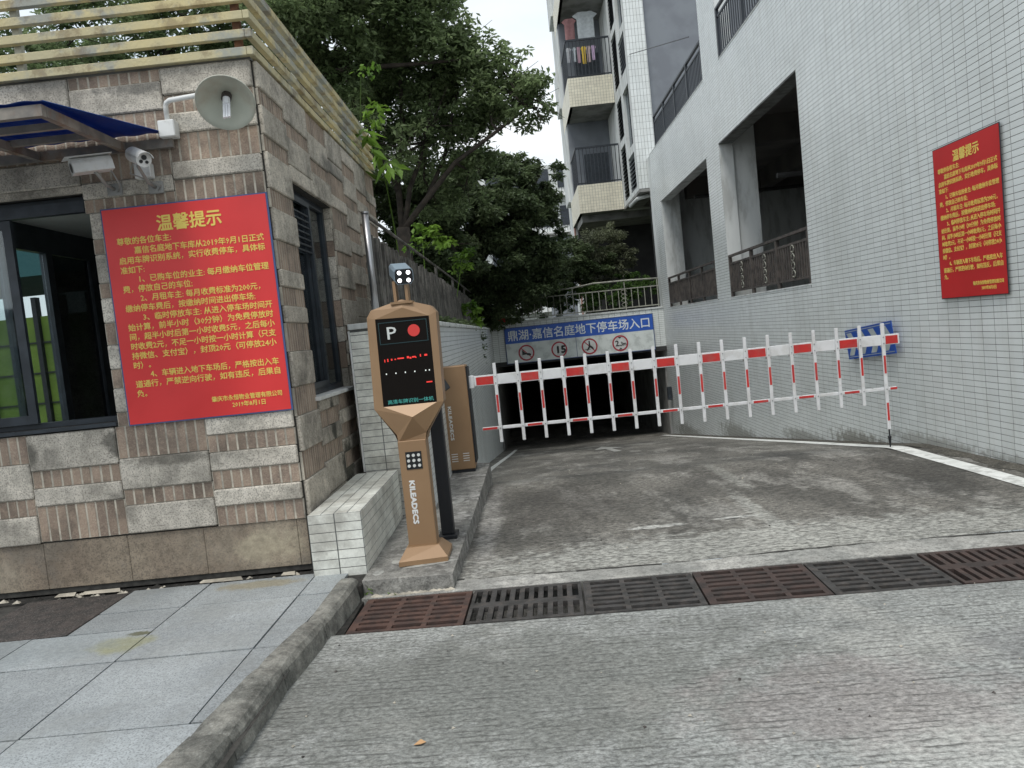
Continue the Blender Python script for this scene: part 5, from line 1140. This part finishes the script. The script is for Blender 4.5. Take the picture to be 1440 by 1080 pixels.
# ---------------------------------------------------------------- vegetation
def leaves(name, clumps, n_leaf, size, mat, parent, seed, sub=14, spread=.42, aspect=.42, droop=.3, **kw):
    r = np.random.default_rng(seed); C = np.array(clumps); w = C[:, 3]**2.2; w /= w.sum()
    subs = []
    for c, ww in zip(C, w):
        k = max(3, int(sub*len(C)*ww)); d = r.normal(size=(k, 3)); d /= np.linalg.norm(d, axis=1)[:, None]; rad = c[3]*r.uniform(.45, 1.0, k)**.6
        subs.append(np.c_[c[:3]+d*rad[:, None]*np.array([1, 1, .85]), np.full(k, c[3]*spread)*r.uniform(.5, 1.25, k)])
    Sb = np.concatenate(subs); ps = Sb[:, 3]**2; ps /= ps.sum(); idx = r.choice(len(Sb), n_leaf, p=ps); s = Sb[idx]
    d = r.normal(size=(n_leaf, 3)); d /= np.linalg.norm(d, axis=1)[:, None]
    P = s[:, :3]+d*(s[:, 3]*r.uniform(.1, 1, n_leaf)**.5)[:, None]*np.array([1, 1, .6])
    ax_ = r.normal(size=(n_leaf, 3)); ax_[:, 2] = ax_[:, 2]*.5-droop; ax_ /= np.linalg.norm(ax_, axis=1)[:, None]
    nr = r.normal(size=(n_leaf, 3))*.6+np.array([0, 0, 1.]); sd__ = np.cross(ax_, nr); sd__ /= np.linalg.norm(sd__, axis=1)[:, None]; nn_ = np.cross(sd__, ax_)
    L_ = size*r.uniform(.6, 1.3, n_leaf)[:, None]; W_ = L_*aspect
    v0 = P; v1 = P+ax_*L_*.5+sd__*W_*.5+nn_*L_*.08; v2 = P+ax_*L_; v3 = P+ax_*L_*.5-sd__*W_*.5+nn_*L_*.08
    V = np.stack([v0, v1, v2, v3], 1).reshape(-1, 3); b = np.arange(n_leaf)[:, None]*4
    Fc = np.concatenate([b+np.array([[0, 1, 2]]), b+np.array([[0, 2, 3]])], 0)
    return mesh_obj(name, V, Fc, mat, parent, **kw)
def branches(parent, segs, name='limb'):
    for pts, ra, rb in segs: MB().tube(pts, ra, 9, r2=rb).build(name, m_bark, parent, smooth=True)
def twigs(parent, clumps, root, seed, r=.02):
    rr = random.Random(seed); mb = MB()
    for c in clumps:
        c = Vector(c[:3]); a = min(root, key=lambda p: (Vector(p)-c).length); a = Vector(a); m = (a+c)/2+Vector((rr.uniform(-.2, .2), rr.uniform(-.2, .2), rr.uniform(-.15, .25)))
        mb.tube([a, m, c], [r*1.6, r, r*.5], 5)
        for k_ in range(4):
            e = c+Vector((rr.uniform(-.5, .5), rr.uniform(-.5, .5), rr.uniform(-.3, .5))); mb.tube([m.lerp(c, rr.uniform(.3, 1)), e], [r*.5, r*.2], 4)
    mb.build('twigs', m_bark, parent, kind='stuff')
CROWN_A = [(-1.26, 15, 7.28, 1.05), (-1.69, 14.5, 7.65, 1.08), (-0.71, 15.5, 6.44, 1.01), (0.01, 15, 6.34, 0.63), (0.44, 14.6, 5.91, 0.6), (0.68, 14.4, 5.62, 0.42), (.85, 14.5, 5.75, .35), (.15, 14.8, 6.2, .65), (.35, 14.7, 6.6, .45), (-.3, 15, 6.9, .6), (-0.19, 15, 5.86, 0.6), (-.5, 15.5, 4.9, .5), (-1.75, 14.4, 5.3, .5), (-2.3, 14.5, 4.9, .5), (-1.15, 14.5, 5.7, .45), (-2.6, 14.6, 5.5, .5), (-.9, 16, 4.6, .6), (-1.5, 16, 4.5, .6), (-0.95, 15.5, 5.49, 0.69), (-1.76, 16, 6.56, 1.04), (-2.57, 16, 7.22, 0.89), (-1.25, 15, 8.6, 0.84), (-2.21, 15, 8.57, 0.98), (-2.23, 16.5, 5.72, 0.77), (-3.14, 17, 6.7, 0.79), (-1.33, 16, 5.15, 0.6), (0.05, 15, 6.74, 0.39), (-0.46, 15.3, 7.3, 0.5)]
CROWN_B = [(-3.17, 13.5, 7.29, 0.69), (-3.35, 13, 7.57, 0.73), (-2.84, 14, 6.95, 0.78), (-2.61, 14, 7.8, 0.78), (-3.51, 15, 6.85, 0.7), (-2.57, 14, 5.92, 0.52), (-4.25, 15, 7.6, 0.7), (-3.43, 16, 6.16, 0.67), (-2.91, 16, 5.53, 0.52), (-4.4, 17, 6.68, 0.79)]
CROWN_C = [(-5.55, 14, 7.87, 0.91), (-6.74, 14.5, 7.68, 0.81), (-7.39, 14, 7.69, 0.78), (-8.68, 15, 7.67, 0.7), (-5.03, 15, 7.95, 0.84), (-9.27, 15, 7.47, 0.63), (-5.64, 15, 7.48, 0.7), (-8.11, 16, 7.81, 0.74), (-6.25, 14, 8.44, 0.78), (-6.95, 16, 7.54, 0.74), (-9.63, 16, 8.55, 0.33), (-5.66, 17, 7.88, 0.79), (-9.99, 15, 8.22, 0.98), (-7.53, 14, 8.52, 0.65)]
CROWN_D = [(0.13, 22, 5.77, 0.86), (0.93, 21.5, 5.79, 0.6), (-0.64, 21, 5.66, 0.88), (-1.36, 20, 5.37, 0.84), (-0.36, 21, 4.68, 1.07), (0.53, 22, 4.73, 0.82), (-1.28, 20, 4.45, 0.93), (-2.03, 19, 4.91, 0.97), (1.08, 22, 5.17, 0.37), (-2.23, 20, 4.18, 0.93), (-0.65, 21, 3.75, 0.88), (0.33, 22, 3.74, 0.92), (-2.67, 19, 5.49, 0.88), (-3.27, 19, 4.87, 0.8), (-1.71, 22, 3.75, 0.92), (1.19, 23.5, 3.59, 0.7), (0.5, 22, 6.43, 0.45), (.7, 22, 5.2, .7), (1.0, 22.5, 4.4, .6), (.2, 22, 3.0, .9), (1.0, 22.8, 2.9, .6), (-.7, 22, 2.9, .9), (-1.6, 21, 3.2, .9), (-2.4, 21, 3.4, 1.0), (-1.2, 18, 3.4, .5)]
OVERHANG = [(-0.58, 22.8, 3.06, 0.67), (0.16, 23, 3.1, 0.59), (-0.84, 22.6, 2.45, 0.5), (-0.62, 22.9, 2.01, 0.3), (0.82, 23.6, 3.26, 0.6), (1.7, 24.5, 3.74, 0.77),  (-0.1, 22.8, 3.63, 0.63), (2.64, 25, 3.57, 0.6), (-0.71, 23.2, 1.75, 0.25), (-.3, 23.4, 2.3, .5), (.35, 23.6, 2.45, .4), (-1.1, 22.6, 2.3, .6), (-.75, 23.25, 2.0, .35), (-1.8, 22, 2.3, .6), (.9, 24, 2.6, .5), (1.2, 24.5, 3.0, .5), (.4, 24.2, 2.8, .5), (1.9, 25, 3.0, .5), (1.2, 25.5, 3.6, .5), (-2.0, 22, 3.0, .9), (-3, 20, 3.3, 1.0), (-2.4, 18, 3.2, .9)]
HEDGE = [(1.59, 24.3, 2.62, 0.4), (2.26, 24.3, 2.6, 0.4), (2.95, 24.4, 2.62, 0.42), (3.62, 24.4, 2.6, 0.36), (4.12, 24.4, 2.63, 0.3), (1.03, 24.3, 2.63, 0.41), (0.34, 24.3, 2.57, 0.36), (3.98, 25, 2.99, 0.3), (3.29, 25, 2.99, 0.33), (2.22, 24.15, 2.2, 0.3), (3.11, 24.15, 2.2, 0.3), (.6, 24.2, 2.15, .3), (1.4, 24.2, 2.15, .3)]
def tree(label, base, clumps, segs, nl, size, mat, seed, roots, **kw):
    t = thing('broadleaf_tree', label, 'tree', base, 'trees in the raised garden')
    MB().tube(segs[0][0], 14 and segs[0][1], 14, r2=segs[0][2]).build('trunk', m_bark, t, smooth=True); branches(t, segs[1:]); twigs(t, clumps, roots, seed)
    leaves('crown', clumps, nl, size, mat, t, seed, **kw); return t
segA = [([(-2.15, 15, 1.7), (-2.13, 15, 2.8), (-2.1, 15, 3.85)], .19, .13), ([(-2.1, 15, 3.8), (-1.73, 15, 4.2), (-.96, 15, 4.98), (-.07, 14.8, 5.45), (.5, 14.6, 5.75)], .07, .02), ([(-2.08, 15, 3.8), (-1.9, 15.1, 4.6), (-1.5, 15.3, 5.5), (-1.2, 15, 6.8)], .06, .025),
        ([(-2.12, 15, 3.8), (-2.15, 15.3, 4.8), (-1.95, 15.5, 5.9), (-1.8, 15, 7.6)], .07, .03), ([(-1.6, 15.2, 4.4), (-1.2, 15.5, 5.2), (-.9, 15.5, 6.2)], .05, .02), ([(-2.14, 15.2, 4.6), (-2.6, 16, 5.8), (-3, 16.8, 6.6)], .07, .03)]
tree('large dark green tree whose long limb reaches right over the ramp', (-2.15, 15, 1.74), CROWN_A, segA, 60000, .125, m_leafA, 1, [(.5, 14.6, 5.75), (-.07, 14.8, 5.45), (-.96, 15, 4.98), (-1.2, 15, 6.8), (-1.8, 15, 7.6), (-.9, 15.5, 6.2), (-3, 16.8, 6.6), (-1.5, 15.3, 5.5)])
segB = [([(-3.42, 14, 1.7), (-3.4, 14, 4.5), (-3.36, 14, 6.6)], .2, .15), ([(-3.36, 14, 6.5), (-2.6, 14, 6.6), (-1.6, 14.4, 6.7), (-.6, 14.6, 6.75)], .07, .02), ([(-3.36, 14, 6.5), (-3.2, 14, 7.3), (-2.8, 14, 8.3)], .1, .04), ([(-3.38, 14, 6.5), (-3.8, 14.3, 7.2), (-4.4, 14.6, 8)], .09, .04), ([(-3.36, 14, 6.3), (-3.0, 14, 7.4), (-3.1, 14, 8.5)], .06, .03)]
tree('tree with thick forked trunk right behind the corner of the booth roof', (-3.42, 14, 1.74), CROWN_B, segB, 30000, .125, m_leafA, 2, [(-3.2, 14, 7.3), (-2.8, 14, 8.3), (-4.4, 14.6, 8), (-2.6, 14, 6.6), (-3.4, 14, 5.5)])
segC = [([(-7.0, 15, 1.7), (-7.0, 15, 5.5), (-6.9, 15, 7)], .2, .12), ([(-6.9, 15, 6.5), (-6, 14.5, 7.5), (-5.3, 14.5, 8)], .08, .03), ([(-6.95, 15, 6.2), (-8, 15, 7.2), (-9.3, 15, 7.8)], .08, .03)]
tree('tree seen through the yellow roof rails at the far left', (-7, 15, 1.74), CROWN_C, segC, 30000, .12, m_leafA, 3, [(-6, 14.5, 7.5), (-5.3, 14.5, 8), (-8, 15, 7.2), (-9.3, 15, 7.8)])
segD = [([(-1.7, 22.5, 1.7), (-1.5, 22.2, 3), (-.6, 21.6, 4.2)], .16, .1), ([(-.4, 21.4, 4), (.4, 21.8, 5), (.9, 21.6, 5.9)], .07, .03), ([(-.45, 21.4, 4), (-1.2, 20.5, 4.8), (-2.4, 19.5, 5.3)], .07, .03)]
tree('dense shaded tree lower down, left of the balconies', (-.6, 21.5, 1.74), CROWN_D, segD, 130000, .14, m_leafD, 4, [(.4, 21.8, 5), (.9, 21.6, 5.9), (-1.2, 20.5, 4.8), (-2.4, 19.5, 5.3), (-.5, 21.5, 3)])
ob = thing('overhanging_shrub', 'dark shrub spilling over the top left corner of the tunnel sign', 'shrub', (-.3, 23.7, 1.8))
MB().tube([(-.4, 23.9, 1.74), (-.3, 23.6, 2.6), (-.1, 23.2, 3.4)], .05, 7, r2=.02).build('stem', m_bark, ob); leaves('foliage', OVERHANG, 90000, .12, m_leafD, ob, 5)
r = np.random.default_rng(3)
fl = MB()
for i in range(14): x, y, z = -.62+r.uniform(-.13, .13), 22.75+r.uniform(-.1, .1), 2.0+r.uniform(-.09, .09); fl.add([(x-.035, y, z), (x, y-.02, z-.035), (x+.035, y, z), (x, y+.02, z+.035)], [(0, 1, 2, 3)])
fl.build('flowers', M('red_flower', (.45, .03, .03), rough=.6), ob)
pbh = thing('olive_shrub', 'loose pale olive shrub under the lowest cream balcony', 'shrub', (3.0, 25.5, 1.74))
for e in ((2.4, 25.3, 3.9), (3.2, 25.5, 4.3), (3.7, 25.6, 3.8)): MB().tube([(3.0, 25.5, 1.74), ((3.0+e[0])/2, 25.45, 3.0), e], .035, 6, r2=.012).build('stem', m_bark, pbh, smooth=True)
leaves('foliage', [(2.9, 25.3, 4.2, .75), (3.5, 25.6, 3.8, .6), (2.3, 25.2, 3.7, .65), (3.3, 25.2, 3.2, .5), (2.6, 25.2, 3.2, .5), (3.0, 25.4, 4.6, .4)], 15000, .09, leafmat('olive_leaf', (.2, .22, .13), (.1, .115, .07), .35), pbh, 41)
hg = thing('hedge', 'bright green hedge behind the pale railing', 'hedge', (2.4, 24.4, 1.74))
MB().tube([(2.3, 24.4, 1.74), (2.3, 24.4, 2.5)], .04, 6).build('stem', m_bark, hg); leaves('foliage', HEDGE, 22000, .085, m_leafL, hg, 6)
# light green vines and broad leaved plants
def plant(label, clumps, nl, size, seed, stem, asp=.55, drp=.5):
    t = thing('leafy_plant', label, 'plant', stem[0], 'light green plants on the fence and booth'); MB().tube(stem, .012, 5, r2=.006).build('stem', m_leafV, t)
    leaves('foliage', clumps, nl, size, m_leafV, t, seed, aspect=asp, droop=drp, sub=8); return t
plant('bright green plant with the largest drooping leaves, growing at the end of the booth roof', [(-1.53, 8.7, 4.0, 0.08), (-1.44, 8.7, 3.8, 0.08), (-1.3, 8.9, 3.65, 0.08), (-1.3, 8.8, 3.45, 0.06)], 26, .27, 11, [(-1.4, 9.6, 1.8), (-1.42, 9.4, 3.0), (-1.42, 8.9, 3.9)], .36, 1.0)
plant('pale green sprays high among the trees, just right of the roof rails', [(-1.8, 11, 5.5, 0.16), (-1.9, 11, 5.54, 0.12), (-1.66, 10.4, 4.67, 0.2), (-1.75, 10.4, 4.5, 0.12), (-2.2, 10.6, 4.9, .12)], 110, .11, 12, [(-2.1, 11.2, 1.8), (-2.1, 11.1, 4), (-1.9, 11, 5.4)])
plant('light green creeper leaning over the fence top behind the plate camera', [(-1.32, 12, 3.25, 0.22), (-1.06, 12, 3.12, 0.16), (-1.5, 11.8, 3.1, .15)], 320, .11, 13, [(-1.45, 12, 1.8), (-1.4, 12, 3.2)])
plant('small light green creeper further along the fence top', [(-1.09, 16, 3.22, 0.2), (-0.92, 16, 3.4, 0.15), (-1.25, 16, 3.05, .14)], 220, .12, 14, [(-1.45, 16, 1.8), (-1.1, 16, 3.2)])
plant('fern like plant growing on the retaining wall in front of the fence', [(-1.15, 17, 2.25, 0.2), (-1.0, 17, 2.15, 0.16), (-1.05, 17, 2.0, .18)], 260, .13, 15, [(-1.1, 17, 1.8), (-1.05, 17, 2.2)])
gc = [(-1.1, y_, 1.82, .12) for y_ in np.arange(10, 23, .8)]
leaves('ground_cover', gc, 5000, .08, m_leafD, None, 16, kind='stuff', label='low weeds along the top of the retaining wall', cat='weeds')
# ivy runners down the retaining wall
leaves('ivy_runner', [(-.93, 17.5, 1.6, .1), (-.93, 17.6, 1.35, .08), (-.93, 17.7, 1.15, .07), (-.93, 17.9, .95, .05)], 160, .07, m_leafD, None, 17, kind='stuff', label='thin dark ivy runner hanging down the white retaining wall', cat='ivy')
# weeds and litter by the drain
leaves('drain_weeds', [(-1.16, 4.84, .03, .03), (-1.0, 4.82, .02, .03)], 22, .022, m_leafV, None, 18, kind='stuff', label='tiny weeds at the corner of drain and platform', cat='weeds')

# the other side of the street, behind the viewer: mirrored in the booth windows
st = thing('street_building', 'low grey building with dark shop windows across the street', 'building', (-8, -22, 0))
MB().box(-26, 8, -26, -22, 0, 4.5).build('wall', m_slabc, st); MB().box(-26.2, 8.2, -26.2, -21.8, 4.501, 4.8).build('roof', m_greypl, st)
for i in range(10): MB().box(-25+i*3.2, -22.6+i*3.2, -21.99, -21.95, .3, 3.2).build('window', m_alu, st)
leaves('street_bushes', [(-24+i*1.6, -19+.5*math.sin(i*2.1), 1.0+.4*math.sin(i*1.3), 1.1) for i in range(18)], 9000, .25, m_leafA, None, 31, kind='stuff', label='bushes along the far side of the street', cat='bushes')
rr = random.Random(9); g = MB()
for i in range(150):
    if i < 60: x, y = rr.uniform(-1.2, 2.6), rr.uniform(2.2, 4.15); z = .003
    else: x, y = rr.uniform(-.4, 4.2), rr.uniform(5.1, 13); z = rz(y)+.004
    r_ = rr.uniform(.004, .011); a = rr.uniform(0, 6)
    g.add([(x+r_*math.cos(a), y+r_*math.sin(a), z), (x+r_*math.cos(a+2), y+r_*math.sin(a+2), z), (x+r_*math.cos(a+4), y+r_*math.sin(a+4), z), (x, y, z+r_*.7)], [(0, 1, 3), (1, 2, 3), (2, 0, 3)], 0 if rr.random() < .6 else 1)
for i in range(40):
    x = rr.uniform(-1.15, -.62); y = 4.81+rr.uniform(-.012, .012); r_ = rr.uniform(.006, .022); g.add([(x-r_*1.6, y-r_*.5, .004), (x+r_*1.5, y-r_*.4, .004), (x+r_, y+r_*.6, .008), (x-r_, y+r_*.5, .008), (x, y, .004+r_*.8)], [(0, 1, 4), (1, 2, 4), (2, 3, 4), (3, 0, 4)], 0)
g.build('grit', [m_mortar, m_dark_stone], None, kind='stuff', label='loose grit and crumbs scattered on the concrete', cat='grit')
MB().add([(-.6, 2.95, .004), (-.57, 2.94, .01), (-.55, 2.965, .004), (-.575, 2.985, .008)], [(0, 1, 2, 3)]).build('dry_leaf', M('dry_leaf', (.5, .3, .15), rough=.8), None, label='single small orange dry leaf lying on the road by the kerb', cat='leaf')
